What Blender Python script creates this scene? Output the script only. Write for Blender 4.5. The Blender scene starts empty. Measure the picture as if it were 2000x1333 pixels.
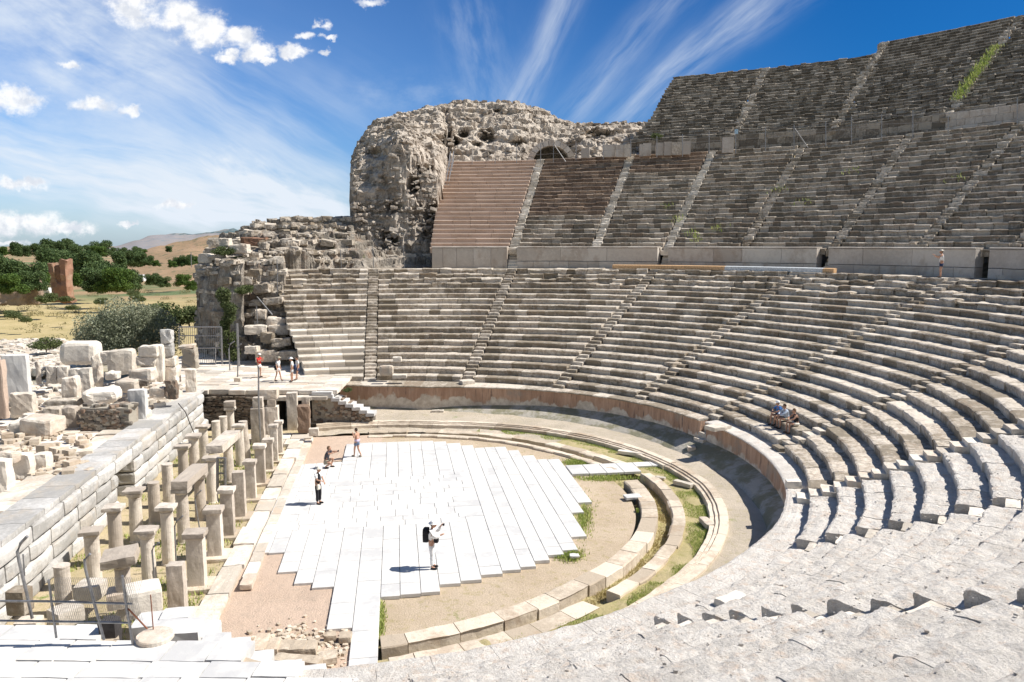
import bpy, math, random
import numpy as np
from mathutils import Matrix, Vector
random.seed(7); RNG = np.random.RandomState(7)
sc = bpy.context.scene
COL = sc.collection
rad = math.radians
# ---------------------------------------------------------------- camera model
F, HOR, H = 1500., 478., 11.7
PITCH = math.atan((666.5 - HOR) / F); CP, SP = math.cos(PITCH), math.sin(PITCH)
CX, CY = -7.16, 34.17                       # centre of the orchestra circle
def ray(px, py):
    x = (px - 1000) / F; y = -(py - 666.5) / F
    return x, CP + y * SP, -SP + y * CP
def atz(px, py, z=0.):                      # ground point seen at a pixel, at height z
    x, dy, dz = ray(px, py); t = (z - H) / dz
    return x * t, dy * t
def atY(px, py, Y):
    x, dy, dz = ray(px, py); t = Y / dy
    return x * t, H + dz * t
def pol(th, r):
    a = np.radians(th); return CX + r * np.cos(a), CY + r * np.sin(a)
SC, SS = .9888, .1495                       # stage axes: s points into the cavea, t runs along the stage
def st(s, t): return s * SC - t * SS, s * SS + t * SC
def to_st(x, y): return x * SC + y * SS, -x * SS + y * SC
STR = math.atan2(SS, SC)
# ---------------------------------------------------------------- noise
_pm = RNG.permutation(256); _pm = np.concatenate([_pm, _pm, _pm]); _val = RNG.rand(256) * 2 - 1
def vnoise(p):
    i = np.floor(p).astype(int); f = p - i; f = f * f * (3 - 2 * f); i &= 255
    def h(a, b, c): return _val[_pm[_pm[_pm[(i[:, 0] + a) & 255] + ((i[:, 1] + b) & 255)] + ((i[:, 2] + c) & 255)]]
    def L(a, b, t): return a + (b - a) * t
    x = [[L(h(0, b, c), h(1, b, c), f[:, 0]) for b in (0, 1)] for c in (0, 1)]
    return L(L(x[0][0], x[0][1], f[:, 1]), L(x[1][0], x[1][1], f[:, 1]), f[:, 2])
def fbm(p, s, o=3):
    p = np.asarray(p, float) / s; r = 0; a = 1.; t = 0
    for k in range(o):
        r = r + a * vnoise(p + 17.3 * k); t += a; a *= .5; p = p * 2.03
    return r / t
def fbm3(p, s, o=3):
    p = np.asarray(p, float)
    return np.stack([fbm(p + 31.7, s, o), fbm(p + 77.1, s, o), fbm(p + 143.9, s, o)], 1)
# ---------------------------------------------------------------- mesh builder
class MB:
    def __init__(s): s.v = []; s.f = []; s.n = 0
    def add(s, v, f):
        v = np.asarray(v, float); s.v.append(v)
        n = s.n
        s.f.extend([[i + n for i in q] for q in f]); s.n += len(v)
    def build(s, name, mat, parent=None, smooth=False, label=None):
        m = bpy.data.meshes.new(name)
        v = np.concatenate(s.v) if s.v else np.zeros((0, 3))
        m.from_pydata(v.tolist(), [], s.f); m.update()
        o = bpy.data.objects.new(name, m); COL.objects.link(o)
        if mat: m.materials.append(mat)
        if smooth: m.polygons.foreach_set('use_smooth', [True] * len(m.polygons))
        if parent:
            o.parent = parent; o.matrix_parent_inverse = Matrix.LocRotScale(parent.location, parent.rotation_euler, None).inverted()
        if label: o['label'] = label
        return o
def tag(o, label=None, cat=None, group=None, kind=None):
    if label: o['label'] = label
    if cat: o['category'] = cat
    if group: o['group'] = group
    if kind: o['kind'] = kind
    return o
def thing(name, loc, label, cat, group=None, rot=0):
    o = bpy.data.objects.new(name, None); COL.objects.link(o)
    o.location = loc; o.rotation_euler = (0, 0, rot); o.empty_display_size = .3
    return tag(o, label, cat, group)
def grid_faces(nu, nv, wrap=False, off=0):
    f = []
    for i in range(nu - 1):
        for j in range(nv if wrap else nv - 1):
            j2 = (j + 1) % nv
            f.append((off + i * nv + j, off + i * nv + j2, off + (i + 1) * nv + j2, off + (i + 1) * nv + j))
    return f
# unit block template: subdivided cube surface
def _cube(n):
    idx = {}; v = []; f = []
    def vid(p):
        k = tuple(p)
        if k not in idx: idx[k] = len(v); v.append([c / n * 2 - 1 for c in k])
        return idx[k]
    for ax in range(3):
        for side in (0, n):
            for i in range(n):
                for j in range(n):
                    q = []
                    for a, b in ((i, j), (i + 1, j), (i + 1, j + 1), (i, j + 1)):
                        p = [0, 0, 0]; p[ax] = side; p[(ax + 1) % 3] = a; p[(ax + 2) % 3] = b; q.append(vid(p))
                    if side == 0: q.reverse()
                    f.append(q)
    return np.array(v), f
CUBE = {n: _cube(n) for n in (1, 2, 3, 4, 5, 6, 8)}
def rotz(v, a):
    c, s = math.cos(a), math.sin(a); w = v.copy(); w[:, 0] = v[:, 0] * c - v[:, 1] * s; w[:, 1] = v[:, 0] * s + v[:, 1] * c; return w
def block(mb, c, size, rot=0, n=4, rnd=.12, noise=.04, tilt=(0, 0), ns=None, bulge=0, taper=0):
    """irregular stone block, c = centre of its base, size = lx, ly, lz"""
    v, f = CUBE[n]; v = v.copy()
    sz = np.array(size, float) / 2
    m = sz.min()
    # push the outermost ring of vertices inward to make chipped edges
    r = rnd * m; w = v * sz
    inner = np.clip(w, -(sz - r), sz - r); d = w - inner; L = np.linalg.norm(d, axis=1, keepdims=True)
    w = np.where(L > 1e-6, inner + d / np.maximum(L, 1e-6) * np.minimum(L, r), w)
    if taper: w[:, :2] *= (1 - taper * (v[:, 2:3] + 1) / 2)
    if bulge: w[:, 0] += bulge * (v[:, 0] > .9) * (1 - v[:, 1] ** 4) * (1 - v[:, 2] ** 4)
    if tilt[0] or tilt[1]:
        R = np.array(Matrix.Rotation(tilt[0], 3, 'X') @ Matrix.Rotation(tilt[1], 3, 'Y')); w = w @ R.T
    w[:, 2] += sz[2]; w = rotz(w, rot); w += np.array(c, float)
    if noise:
        s_ = ns or max(.25, m * 1.1); w += fbm3(w, s_, 3) * noise * 1.6
    mb.add(w, f)
def lathe(mb, prof, n, base, noise=0, lean=(0, 0)):
    v = []; k = len(prof)
    for r, z in prof:
        a = np.arange(n) / n * 2 * math.pi
        v.append(np.stack([r * np.cos(a) + lean[0] * z, r * np.sin(a) + lean[1] * z, np.full(n, z)], 1))
    v = np.concatenate(v) + np.array(base, float)
    if noise: v += fbm3(v, .3, 3) * noise * 1.5
    f = grid_faces(k, n, True); f.append(list(range(n))[::-1]); f.append([(k - 1) * n + i for i in range(n)])
    mb.add(v, f)
def tube(mb, pts, r, n=6):
    pts = [Vector(p) for p in pts]; v = []; up = Vector((.13, .21, .97))
    for i, p in enumerate(pts):
        d = (pts[min(i + 1, len(pts) - 1)] - pts[max(i - 1, 0)]).normalized()
        a = d.cross(up if abs(d.dot(up)) < .95 else Vector((1, 0, 0))).normalized(); b = d.cross(a)
        rr = r[i] if isinstance(r, (list, tuple)) else r
        for k in range(n):
            t = 2 * math.pi * k / n; v.append(p + a * math.cos(t) * rr + b * math.sin(t) * rr)
    f = grid_faces(len(pts), n, True); f.append(list(range(n))); f.append([(len(pts) - 1) * n + i for i in range(n)][::-1])
    mb.add([list(q) for q in v], f)
# ---------------------------------------------------------------- materials
class N:
    def __init__(s, tree): s.t = tree
    def node(s, ty, **k):
        n = s.t.nodes.new(ty)
        for a, b in k.items(): setattr(n, a, b)
        return n
    def link(s, a, b): s.t.links.new(a, b)
    def put(s, sock, v):
        if hasattr(v, 'links') or isinstance(v, bpy.types.NodeSocket): s.link(v, sock)
        else: sock.default_value = v
    def m(s, op, a, b=0., c=None, clamp=False):
        n = s.node('ShaderNodeMath', operation=op, use_clamp=clamp); s.put(n.inputs[0], a); s.put(n.inputs[1], b)
        if c is not None: s.put(n.inputs[2], c)
        return n.outputs[0]
    def mr(s, v, a, b, c=0., d=1., smooth=True):
        n = s.node('ShaderNodeMapRange'); n.interpolation_type = 'SMOOTHSTEP' if smooth else 'LINEAR'
        s.put(n.inputs[0], v); n.inputs[1].default_value = a; n.inputs[2].default_value = b; n.inputs[3].default_value = c; n.inputs[4].default_value = d
        return n.outputs[0]
    def mix(s, f, a, b, mode='MIX'):
        n = s.node('ShaderNodeMix', data_type='RGBA', blend_type=mode); s.put(n.inputs[0], f)
        s.put(n.inputs[6], a if not isinstance(a, tuple) else (*a, 1)); s.put(n.inputs[7], b if not isinstance(b, tuple) else (*b, 1)); return n.outputs[2]
    def noise(s, vec, scale, det=4, rough=.6, out=0):
        n = s.node('ShaderNodeTexNoise'); s.put(n.inputs['Vector'], vec); n.inputs['Scale'].default_value = scale
        n.inputs['Detail'].default_value = det; n.inputs['Roughness'].default_value = rough; return n.outputs[out]
    def xyz(s, x, y, z):
        n = s.node('ShaderNodeCombineXYZ'); s.put(n.inputs[0], x); s.put(n.inputs[1], y); s.put(n.inputs[2], z); return n.outputs[0]
    def sep(s, v):
        n = s.node('ShaderNodeSeparateXYZ'); s.link(v, n.inputs[0]); return n.outputs
    def scale(s, v, k):
        n = s.node('ShaderNodeVectorMath', operation='MULTIPLY'); s.link(v, n.inputs[0]); n.inputs[1].default_value = k; return n.outputs[0]
def newmat(name):
    m = bpy.data.materials.new(name); m.use_nodes = True; n = N(m.node_tree)
    b = m.node_tree.nodes['Principled BSDF']; b.inputs['Roughness'].default_value = .9
    b.inputs['Specular IOR Level'].default_value = .25
    return m, n, b
def plain(name, col, rough=.7, metal=0, spec=.3):
    m, n, b = newmat(name)
    p = n.node('ShaderNodeNewGeometry').outputs['Position']
    f = n.mr(n.noise(p, 9, 3), .3, .7, .75, 1.15)
    c = n.node('ShaderNodeVectorMath', operation='SCALE'); c.inputs[0].default_value = col; n.link(f, c.inputs['Scale'])
    n.link(c.outputs[0], b.inputs['Base Color']); b.inputs['Roughness'].default_value = rough; b.inputs['Metallic'].default_value = metal; b.inputs['Specular IOR Level'].default_value = spec
    return m
def stone(name, light, dark, stain=None, island=.35, big=.5, fine=6., bump=.5, bscale=5., pits=.5, crack=0, stainamt=.5, moss=0, bdist=.06):
    m, n, b = newmat(name)
    g = n.node('ShaderNodeNewGeometry'); p = g.outputs['Position']; ri = n.m('FRACT', n.m('ADD', g.outputs['Random Per Island'], n.m('MULTIPLY', n.node('ShaderNodeObjectInfo').outputs['Random'], 9.7)))
    a = n.noise(p, big, 5, .65); c = n.noise(p, fine, 6, .7)
    f = n.m('ADD', n.m('MULTIPLY', a, .55), n.m('MULTIPLY', c, .45))
    f = n.m('ADD', f, n.m('MULTIPLY', n.m('SUBTRACT', ri, .5), island))
    col = n.mix(n.mr(f, .36, .64), dark, light)
    if stain:
        s_ = n.noise(n.scale(p, (1, 1, .6)), big * 2.3, 5, .7)
        s2 = n.m('ADD', s_, n.m('MULTIPLY', n.m('SUBTRACT', n.m('FRACT', n.m('MULTIPLY', ri, 7.31)), .5), island * .7))
        col = n.mix(n.m('MULTIPLY', n.mr(s2, .5, .68), stainamt), col, stain)
    pn = n.noise(p, bscale * 3.1, 4, .7)
    if pits: col = n.mix(n.m('MULTIPLY', n.mr(pn, .62, .75), pits), col, tuple(x * .35 for x in dark))
    if moss:
        col = n.mix(n.m('MULTIPLY', n.mr(n.noise(p, .7, 5, .7), .6, .72), moss), col, (.10, .14, .03))
    if crack:
        v = n.node('ShaderNodeTexVoronoi', feature='DISTANCE_TO_EDGE'); n.link(p, v.inputs['Vector']); v.inputs['Scale'].default_value = crack
        cr = n.mr(v.outputs['Distance'], 0, .06)
        col = n.mix(cr, tuple(x * .3 for x in dark), col)
    n.link(col, b.inputs['Base Color'])
    hgt = n.m('ADD', n.m('MULTIPLY', n.noise(p, bscale, 8, .72), 1.), n.m('MULTIPLY', n.mr(pn, .6, .75), -.35))
    if crack: hgt = n.m('ADD', hgt, n.m('MULTIPLY', cr, .8))
    bm = n.node('ShaderNodeBump'); bm.inputs['Strength'].default_value = bump; bm.inputs['Distance'].default_value = bdist
    n.link(hgt, bm.inputs['Height']); n.link(bm.outputs[0], b.inputs['Normal'])
    return m
M = {}
M['seat'] = stone('seat_stone', (.63, .565, .485), (.255, .215, .165), (.27, .19, .13), island=.26, big=2.2, bump=.7)
M['seat_mid'] = stone('upper_seat_stone', (.50, .44, .37), (.205, .175, .14), (.25, .175, .125), island=.34, big=2.6, bump=.8, stainamt=.45)
M['seat_top'] = stone('top_seat_stone', (.365, .325, .275), (.15, .13, .106), (.14, .11, .082), island=.36, big=2.4, bump=.9, pits=.7)
M['brown'] = stone('restored_brown_stone', (.56, .44, .36), (.47, .36, .285), (.37, .275, .21), island=.12, bump=.3, pits=.25, stainamt=.25)
M['brown_dark'] = stone('old_brown_stone', (.38, .29, .22), (.21, .155, .12), (.11, .08, .062), island=.3, bump=.6, pits=.5)
M['fore'] = stone('worn_seat_stone', (.76, .72, .67), (.56, .52, .475), (.62, .49, .39), island=.06, big=1.5, fine=15, bump=1., bscale=12., pits=.85, stainamt=.6, bdist=.08)
M['step'] = stone('step_stone', (.72, .66, .58), (.46, .41, .345), island=.4, bump=.5)
M['marble'] = stone('white_marble', (.655, .645, .625), (.60, .59, .575), (.475, .475, .48), island=.26, big=.35, bump=.15, pits=0, stainamt=.75)
M['marble_old'] = stone('weathered_marble', (.76, .70, .62), (.52, .465, .395), (.58, .44, .33), island=.3, bump=.6, pits=.35, stainamt=.5)
M['ashlar'] = stone('grey_marble_ashlar', (.60, .585, .565), (.36, .35, .335), (.46, .40, .33), island=.25, bump=.5, pits=.25)
M['column'] = stone('column_stone', (.70, .63, .55), (.45, .39, .33), (.28, .235, .195), island=.3, bump=.5, pits=.3, stainamt=.5)
M['kerb'] = stone('kerb_stone', (.70, .61, .50), (.46, .385, .30), (.36, .255, .17), island=.3, bump=.6, pits=.4)
M['rubble'] = stone('rubble_stone', (.40, .36, .30), (.15, .13, .11), (.28, .17, .11), island=.7, bump=1., crack=0, pits=.6, stainamt=.5)
M['cliff'] = stone('ruined_core', (.64, .565, .485), (.32, .275, .23), (.28, .21, .155), island=.1, big=.28, fine=2.6, bump=1., bscale=2.6, pits=.75, bdist=.3)
M['cliff2'] = stone('ruined_core_grey', (.52, .465, .40), (.21, .185, .155), (.32, .20, .13), island=.1, big=.5, fine=3., bump=1., bscale=2.6, pits=.7, moss=.5, bdist=.25)
M['rubble_dark'] = stone('dark_rubble_stone', (.24, .20, .16), (.09, .075, .06), (.17, .11, .07), island=.6, bump=1., pits=.6)
M['brick'] = stone('old_brick', (.34, .19, .13), (.21, .12, .08), (.38, .30, .22), big=.3, fine=3, bump=.8, pits=.5)
M['metal'] = plain('galvanised_pipe', (.30, .30, .31), .45, .6)
M['rust'] = plain('rusty_rod', (.24, .09, .05), .8)
M['dark'] = plain('dark_stone_and_shade', (.05, .045, .045), .9)  # dark things; also paints the shade on the backs of openings
def plaster():
    m, n, b = newmat('stained_podium_wall'); g = n.node('ShaderNodeNewGeometry'); p = g.outputs['Position']
    z = n.sep(p)[2]
    st_ = n.noise(n.scale(p, (1.6, 1.6, .3)), 1.1, 6, .75)
    lo = n.m('ADD', z, n.m('MULTIPLY', n.m('SUBTRACT', n.noise(n.scale(p, (1, 1, .6)), .9, 3, .6), .5), 2.3))
    base = n.mix(n.mr(n.noise(p, 2.3, 5, .7), .35, .65), (.50, .43, .35), (.70, .63, .54))
    ora = n.mix(n.mr(st_, .35, .62), (.54, .365, .265), (.39, .245, .17))
    ora = n.mix(n.mr(n.noise(n.scale(p, (4, 4, .3)), 1.9, 4, .7), .55, .7), ora, (.13, .095, .08))
    col = n.mix(n.mr(lo, .78, .98), base, ora)
    col = n.mix(n.m('MULTIPLY', n.mr(n.noise(p, .45, 4, .6), .56, .66), .7), col, (.33, .28, .235))
    n.link(col, b.inputs['Base Color'])
    bm = n.node('ShaderNodeBump'); bm.inputs['Strength'].default_value = .6; bm.inputs['Distance'].default_value = .05
    n.link(n.noise(p, 5, 7, .7), bm.inputs['Height']); n.link(bm.outputs[0], b.inputs['Normal']); return m
M['plaster'] = plaster()
M['podium2'] = stone('upper_podium_wall', (.60, .55, .495), (.46, .41, .36), (.33, .25, .19), island=.25, big=.3, fine=4, bump=.4, pits=.2)
def soil(name, a, b_, c, grass=.0, gs=.5, peb=.5, gcol=(.13, .22, .03)):
    m, n, b = newmat(name); p = n.node('ShaderNodeNewGeometry').outputs['Position']
    f = n.noise(p, .35, 5, .65); col = n.mix(n.mr(f, .35, .65), a, b_)
    col = n.mix(n.mr(n.noise(p, 3.2, 6, .75), .5, .7), col, c)
    if grass: col = n.mix(n.mr(n.m('ADD', n.m('MULTIPLY', n.noise(p, gs, 5, .7), .7), n.m('MULTIPLY', n.noise(p, gs * 14, 3, .8), .3)), .62 - grass * .3, .74 - grass * .3), col, gcol)
    pb = n.noise(p, 17, 4, .8)
    col = n.mix(n.m('MULTIPLY', n.mr(pb, .6, .7), peb), col, tuple(min(1, x * 1.45) for x in a))
    n.link(col, b.inputs['Base Color'])
    bm = n.node('ShaderNodeBump'); bm.inputs['Strength'].default_value = .8; bm.inputs['Distance'].default_value = .06
    n.link(n.m('ADD', n.noise(p, 4, 8, .75), pb), bm.inputs['Height']); n.link(bm.outputs[0], b.inputs['Normal']); return m
M['earth'] = soil('orchestra_earth', (.56, .455, .34), (.49, .39, .28), (.41, .34, .19), .08, .4)
M['earth_pink'] = soil('bare_earth', (.60, .46, .36), (.55, .42, .325), (.48, .38, .30), 0)
M['walk'] = soil('walkway_earth', (.53, .46, .375), (.45, .39, .31), (.40, .35, .23), .06, .6)
M['turf'] = soil('gutter_turf', (.48, .40, .23), (.41, .35, .18), (.27, .27, .08), .22, .5)
M['stagefloor'] = soil('stage_floor_earth', (.55, .45, .30), (.46, .385, .235), (.36, .32, .15), .12, .8)
def ground_mat():
    m, n, b = newmat('dry_plain'); p = n.node('ShaderNodeNewGeometry').outputs['Position']
    y = n.m('ADD', n.sep(p)[1], n.m('MULTIPLY', n.m('SUBTRACT', n.noise(p, .03, 4, .6), .5), 60))
    dry = n.mix(n.mr(n.noise(p, .09, 6, .7), .35, .65), (.50, .40, .215), (.40, .325, .155))
    dry = n.mix(n.mr(n.noise(p, 1.3, 6, .8), .5, .68), dry, (.29, .25, .11))
    near = n.mix(n.mr(n.noise(p, .8, 5, .7), .4, .6), (.44, .41, .36), (.25, .235, .16))
    col = n.mix(n.mr(y, 92, 104), near, dry)
    far = n.mix(n.mr(n.noise(p, .012, 5, .7), .45, .6), (.36, .24, .14), (.12, .16, .07))
    col = n.mix(n.mr(y, 230, 300), col, far)
    n.link(col, b.inputs['Base Color'])
    bm = n.node('ShaderNodeBump'); bm.inputs['Strength'].default_value = .6; bm.inputs['Distance'].default_value = .2
    n.link(n.noise(p, 1.1, 8, .75), bm.inputs['Height']); n.link(bm.outputs[0], b.inputs['Normal']); return m
M['ground'] = ground_mat()
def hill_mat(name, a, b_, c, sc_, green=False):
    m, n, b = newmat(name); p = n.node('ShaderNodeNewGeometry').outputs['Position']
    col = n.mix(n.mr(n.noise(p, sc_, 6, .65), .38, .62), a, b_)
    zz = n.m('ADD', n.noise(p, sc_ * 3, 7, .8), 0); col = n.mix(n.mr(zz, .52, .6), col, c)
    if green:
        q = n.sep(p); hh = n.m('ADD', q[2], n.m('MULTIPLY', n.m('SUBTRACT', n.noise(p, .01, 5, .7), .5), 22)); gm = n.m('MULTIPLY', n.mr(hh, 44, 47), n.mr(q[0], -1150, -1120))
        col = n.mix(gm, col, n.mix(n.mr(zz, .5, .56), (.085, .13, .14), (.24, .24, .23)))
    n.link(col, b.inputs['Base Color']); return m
M['mount'] = hill_mat('hazy_mountain_scrub', (.30, .27, .26), (.26, .25, .26), (.22, .235, .25), .008, True)  # scrub tones greyed towards blue, distance haze painted into the colour
M['mountgreen'] = hill_mat('far_mountain_top', (.10, .145, .16), (.12, .16, .16), (.26, .25, .24), .02)
M['hill'] = hill_mat('brown_hill', (.36, .24, .15), (.30, .205, .12), (.14, .14, .075), .05)
def leaf(name, a, b_, tr=.25):
    m, n, b = newmat(name); g = n.node('ShaderNodeNewGeometry'); ri = g.outputs['Random Per Island']
    f = n.m('ADD', n.m('MULTIPLY', ri, .6), n.m('MULTIPLY', n.noise(g.outputs['Position'], .35, 3), .6))
    col = n.mix(n.mr(f, .3, .9), a, b_); n.link(col, b.inputs['Base Color']); b.inputs['Roughness'].default_value = .7
    t = n.node('ShaderNodeBsdfTranslucent'); n.link(col, t.inputs['Color']); mx = n.node('ShaderNodeMixShader'); mx.inputs[0].default_value = tr
    n.link(b.outputs[0], mx.inputs[1]); n.link(t.outputs[0], mx.inputs[2]); n.link(mx.outputs[0], m.node_tree.nodes['Material Output'].inputs[0]); return m
M['olive'] = leaf('olive_leaves', (.20, .225, .14), (.38, .40, .29))
M['leafdark'] = leaf('dark_foliage', (.06, .105, .04), (.125, .18, .065))
M['drybush'] = leaf('dry_scrub', (.17, .17, .08), (.36, .31, .16))
M['leafshrub'] = leaf('shrub_leaves', (.07, .10, .035), (.17, .20, .085))
M['leafmid'] = leaf('green_foliage', (.05, .10, .02), (.13, .20, .045))
M['grass'] = leaf('grass_blades', (.24, .34, .06), (.52, .54, .20))
M['drygrass'] = leaf('dry_grass_blades', (.36, .29, .12), (.50, .42, .22))
M['bark'] = plain('bark', (.13, .10, .075), .95)
exec_order = []

# ---------------------------------------------------------------- theatre geometry tables
T_TH = np.array([-110, -80, -55, -32, -15, 6, 24, 42, 59, 80, 97, 115.])
T_A = np.array([17.9, 17.9, 17.94, 18.46, 18.59, 19.27, 19.8, 20.24, 20.1, 20.0, 20.5, 20.7])
T_B = np.array([.83, .83, .829, .872, .87, 1.0, 1.08, 1.07, 1.05, .93, .84, .84])
def rho(k, th): return np.interp(th, T_TH, T_A) + np.interp(th, T_TH, T_B) * k
P_TH = np.array([-95, -75, -60, -50, -41, -33, -25, -13, 0, 13, 25, 38, 47, 61, 73, 87, 99, 104.])
P_R = np.array([17.5, 17.48, 17.52, 17.57, 17.83, 18.04, 18.38, 18.74, 19.1, 19.5, 19.8, 20.2, 20.25, 20.0, 19.5, 18.95, 19.6, 20.3])
def rpod(th): return np.interp(th, P_TH, P_R)
ZP = 1.83; DZ = .402
def zrow(k): return ZP + DZ * k
Z19 = zrow(19)
R2T_TH = np.array([-20, 20, 30, 39, 49, 59, 68, 78, 92.])
R2T = np.array([56.5, 56.5, 56.5, 56.3, 57.2, 56.7, 56.5, 58.2, 59.6])
def rpod2(th): return rho(19, th) + 2.3
Z2B, Z2T, N2 = 11.4, 21.55, 22
def rho2(k, th):
    a = rpod2(th) + .5; b = np.interp(th, R2T_TH, R2T); return a + (b - a) * k / N2
def zrow2(k): return Z2B + (Z2T - Z2B) * k / N2
Z3B = 23.3; DR3, DZ3 = .58, .43
def rho3(k, th): return np.interp(th, R2T_TH, R2T) + 2.6 + DR3 * k + 0 * th
def zrow3(k): return Z3B + DZ3 * k

def sweep_row(mb, rf, k, z, th0, th1, depth, zb, blk=(.8, 1.6), step=.6, amp=.015, joff=.025, jz=.012, prof=None, gap=.012, skip=0, ampn=.35, amp2=0):
    """one seat row as a run of separate stone blocks; rf(k, th) radius of its front edge"""
    rm = float(rf(k, (th0 + th1) / 2)); L = rm * math.radians(abs(th1 - th0)); t = 0
    while t < L - .15:
        l = random.uniform(*blk)
        if L - t - l < blk[0] * .6: l = L - t
        if random.random() < skip: t += l; continue
        a0 = th0 + (t + gap) / L * (th1 - th0); a1 = th0 + (t + l - gap) / L * (th1 - th0)
        n = max(2, int(l / step) + 1); th = np.linspace(a0, a1, n)
        dr = random.uniform(-joff, joff); dzz = random.uniform(-jz, jz); bev = random.uniform(.02, .06); w = random.uniform(-.015, .02)
        if prof: pr = prof(dr, dzz, bev, depth, zb)
        else: pr = [(depth + .06, dzz), (depth * .5, dzz + w), (bev + .02, dzz), (dr * .5, dzz - bev), (dr, dzz - .11), (dr + .07, dzz - .16), (dr + .05, zb), (depth + .06, zb)]
        pr = np.array(pr); m = len(pr)
        R = rf(k, th)[:, None] + pr[None, :, 0]; A = np.radians(th)[:, None]
        v = np.stack([CX + R * np.cos(A), CY + R * np.sin(A), z + np.broadcast_to(pr[None, :, 1], R.shape)], 2).reshape(-1, 3)
        if amp: v = v + fbm3(v, ampn, 3) * amp * 1.8
        if amp2: v = v + fbm3(v + 9, .16, 2) * amp2
        f = grid_faces(n, m, True); f.append(list(range(m))); f.append([(n - 1) * m + i for i in range(m)][::-1])
        mb.add(v, f); t += l
def near_prof(nt, zb):
    def pf(dr, dzz, bev, depth, _):
        p = [(depth + .05 - (depth - .02) * i / nt, dzz - .02 * (i / nt) ** 3) for i in range(nt + 1)]
        p += [(.01 + dr, dzz - .05), (dr, dzz - .12), (dr + .02, dzz - .2), (dr + .03, zb * .75), (dr + .05, zb), (depth * .5, zb), (depth + .05, zb)]
        return p
    return pf
# ---------------------------------------------------------------- lower cavea
stairs = [98.6, 79.2, 60.3, 43.0, 25.3, 5.7, -16.2, -33.3, -56.4, -76.5]
ords = ['first', 'second', 'third', 'fourth', 'fifth', 'sixth', 'seventh', 'eighth', 'ninth', 'tenth', 'eleventh']
HW = .48
LEFT_END, RIGHT_END = 111.0, -97.
wb = [LEFT_END] + stairs + [RIGHT_END]
wdesc = ['leftmost short lower seating wedge with pale restored rows beside the ruined end wall',
 'lower seating wedge of straight grey rows, second from the left, above the long podium wall',
 'lower seating wedge third from the left with regular bright nosings',
 'lower seating wedge fourth from the left, behind the middle of the orchestra',
 'lower seating wedge ending at the steps cut through the podium wall',
 'lower seating wedge of curved rows where three people sit near the bottom',
 'lower wedge of broad sunlit curved benches between the two stairways right of the sitting people',
 'narrow sunlit lower seating wedge with white step blocks along its far side',
 'worn pale lower seating wedge between two rows of dark broken bench ends at lower right',
 'foreground seating wedge of rough eroded pale benches below the row of dark bench ends',
 'nearest foreground seating wedge at the bottom edge beside the marble paving']
for w in range(11):
    a0, a1 = wb[w], wb[w + 1]
    mid = (a0 + a1) / 2; x, y = pol(mid, rho(1, mid))
    root = thing('seating_wedge', (float(x), float(y), ZP), wdesc[w], 'seating', 'lower seating wedges')
    near = w >= 7
    for k in range(1, 20):
        if w == 10 and k > 14: continue
        R = float(rho(k, mid)); e = math.degrees(HW / R)
        t0 = a0 - (e if w > 0 else 0); t1 = a1 + e
        if w == 0: t0 = a0 + .4 + k * .055 - max(0, 8 - k) * .1 + random.uniform(-.45, .25)
        mb = MB(); d = float(np.interp(mid, T_TH, T_B))
        zb = -DZ - .06
        if near:
            hi = k < 14
            sweep_row(mb, rho, k, zrow(k), t0, t1, d, zb, blk=(.9, 2.4), step=.075 if hi else .3, amp=.036, joff=.04, jz=.015, prof=near_prof(11 if hi else 4, zb), gap=.001, ampn=.5, amp2=.028 if hi else 0)
        elif w == 6:
            sweep_row(mb, rho, k, zrow(k), t0, t1, d, zb, blk=(1., 2.), step=.16, amp=.028, joff=.035, prof=near_prof(5, zb), gap=.006)
        elif w == 0 and k < 9:
            sweep_row(mb, rho, k, zrow(k), t0, t1, d, zb, blk=(1.2, 1.8), amp=.008, joff=.008)
        else:
            sweep_row(mb, rho, k, zrow(k), t0, t1, d, zb, amp=.02 if k < 16 else .06, joff=.03 if k < 16 else .13, jz=.014 if k < 16 else .085, step=.4, skip=0)
        mb.build('seat_row', M['fore'] if near else M['step'] if (w == 0 and k < 9) else M['seat'], root)
sdesc = ['narrow lower stairway, leftmost, with many tight bright steps', 'lower stairway second from the left, leaning right as it climbs',
 'lower stairway third from the left', 'lower stairway fourth from the left', 'lower stairway climbing from the gap in the podium wall',
 'lower stairway just right of the three sitting people', 'lower stairway of bright white step blocks at right',
 'stairway with dark broken bench ends nearest the curved wall at lower right', 'foreground stairway marked by a line of dark triangular bench ends',
 'foreground stairway at the bottom edge hidden among eroded benches']
for i, th in enumerate(stairs):
    x, y = pol(th, rho(0, th)); mb = MB()
    for k in range(1, 20):
        b = float(np.interp(th, T_TH, T_B)); r0 = float(rho(k, th))
        for q in (0, 1):
            rr = r0 + q * b * .5 + random.uniform(-.02, .02); z = zrow(k) - (.2 if q == 0 else 0.0)
            if i < 6: rr -= b * .25; z = zrow(k) - (.2 if q == 0 else 0)
            if i == 6: rr -= b * .5; z += random.uniform(-.02, .06)
            if i >= 7: z -= .10 if q == 0 else .0; rr += random.uniform(-.1, .15)
            cx, cy = pol(th, rr + b * .25)
            block(mb, (cx, cy, z - .5), (b * .5 + .06, HW * 2 - random.uniform(.03, .2), .5), rot=rad(th), n=3, rnd=.12, noise=.025)
    o = mb.build('stairway', (M['seat'] if i < 6 else M['step']) if i != 6 else M['marble_old']); tag(o, sdesc[i], 'stairs', 'lower stairways')
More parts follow.
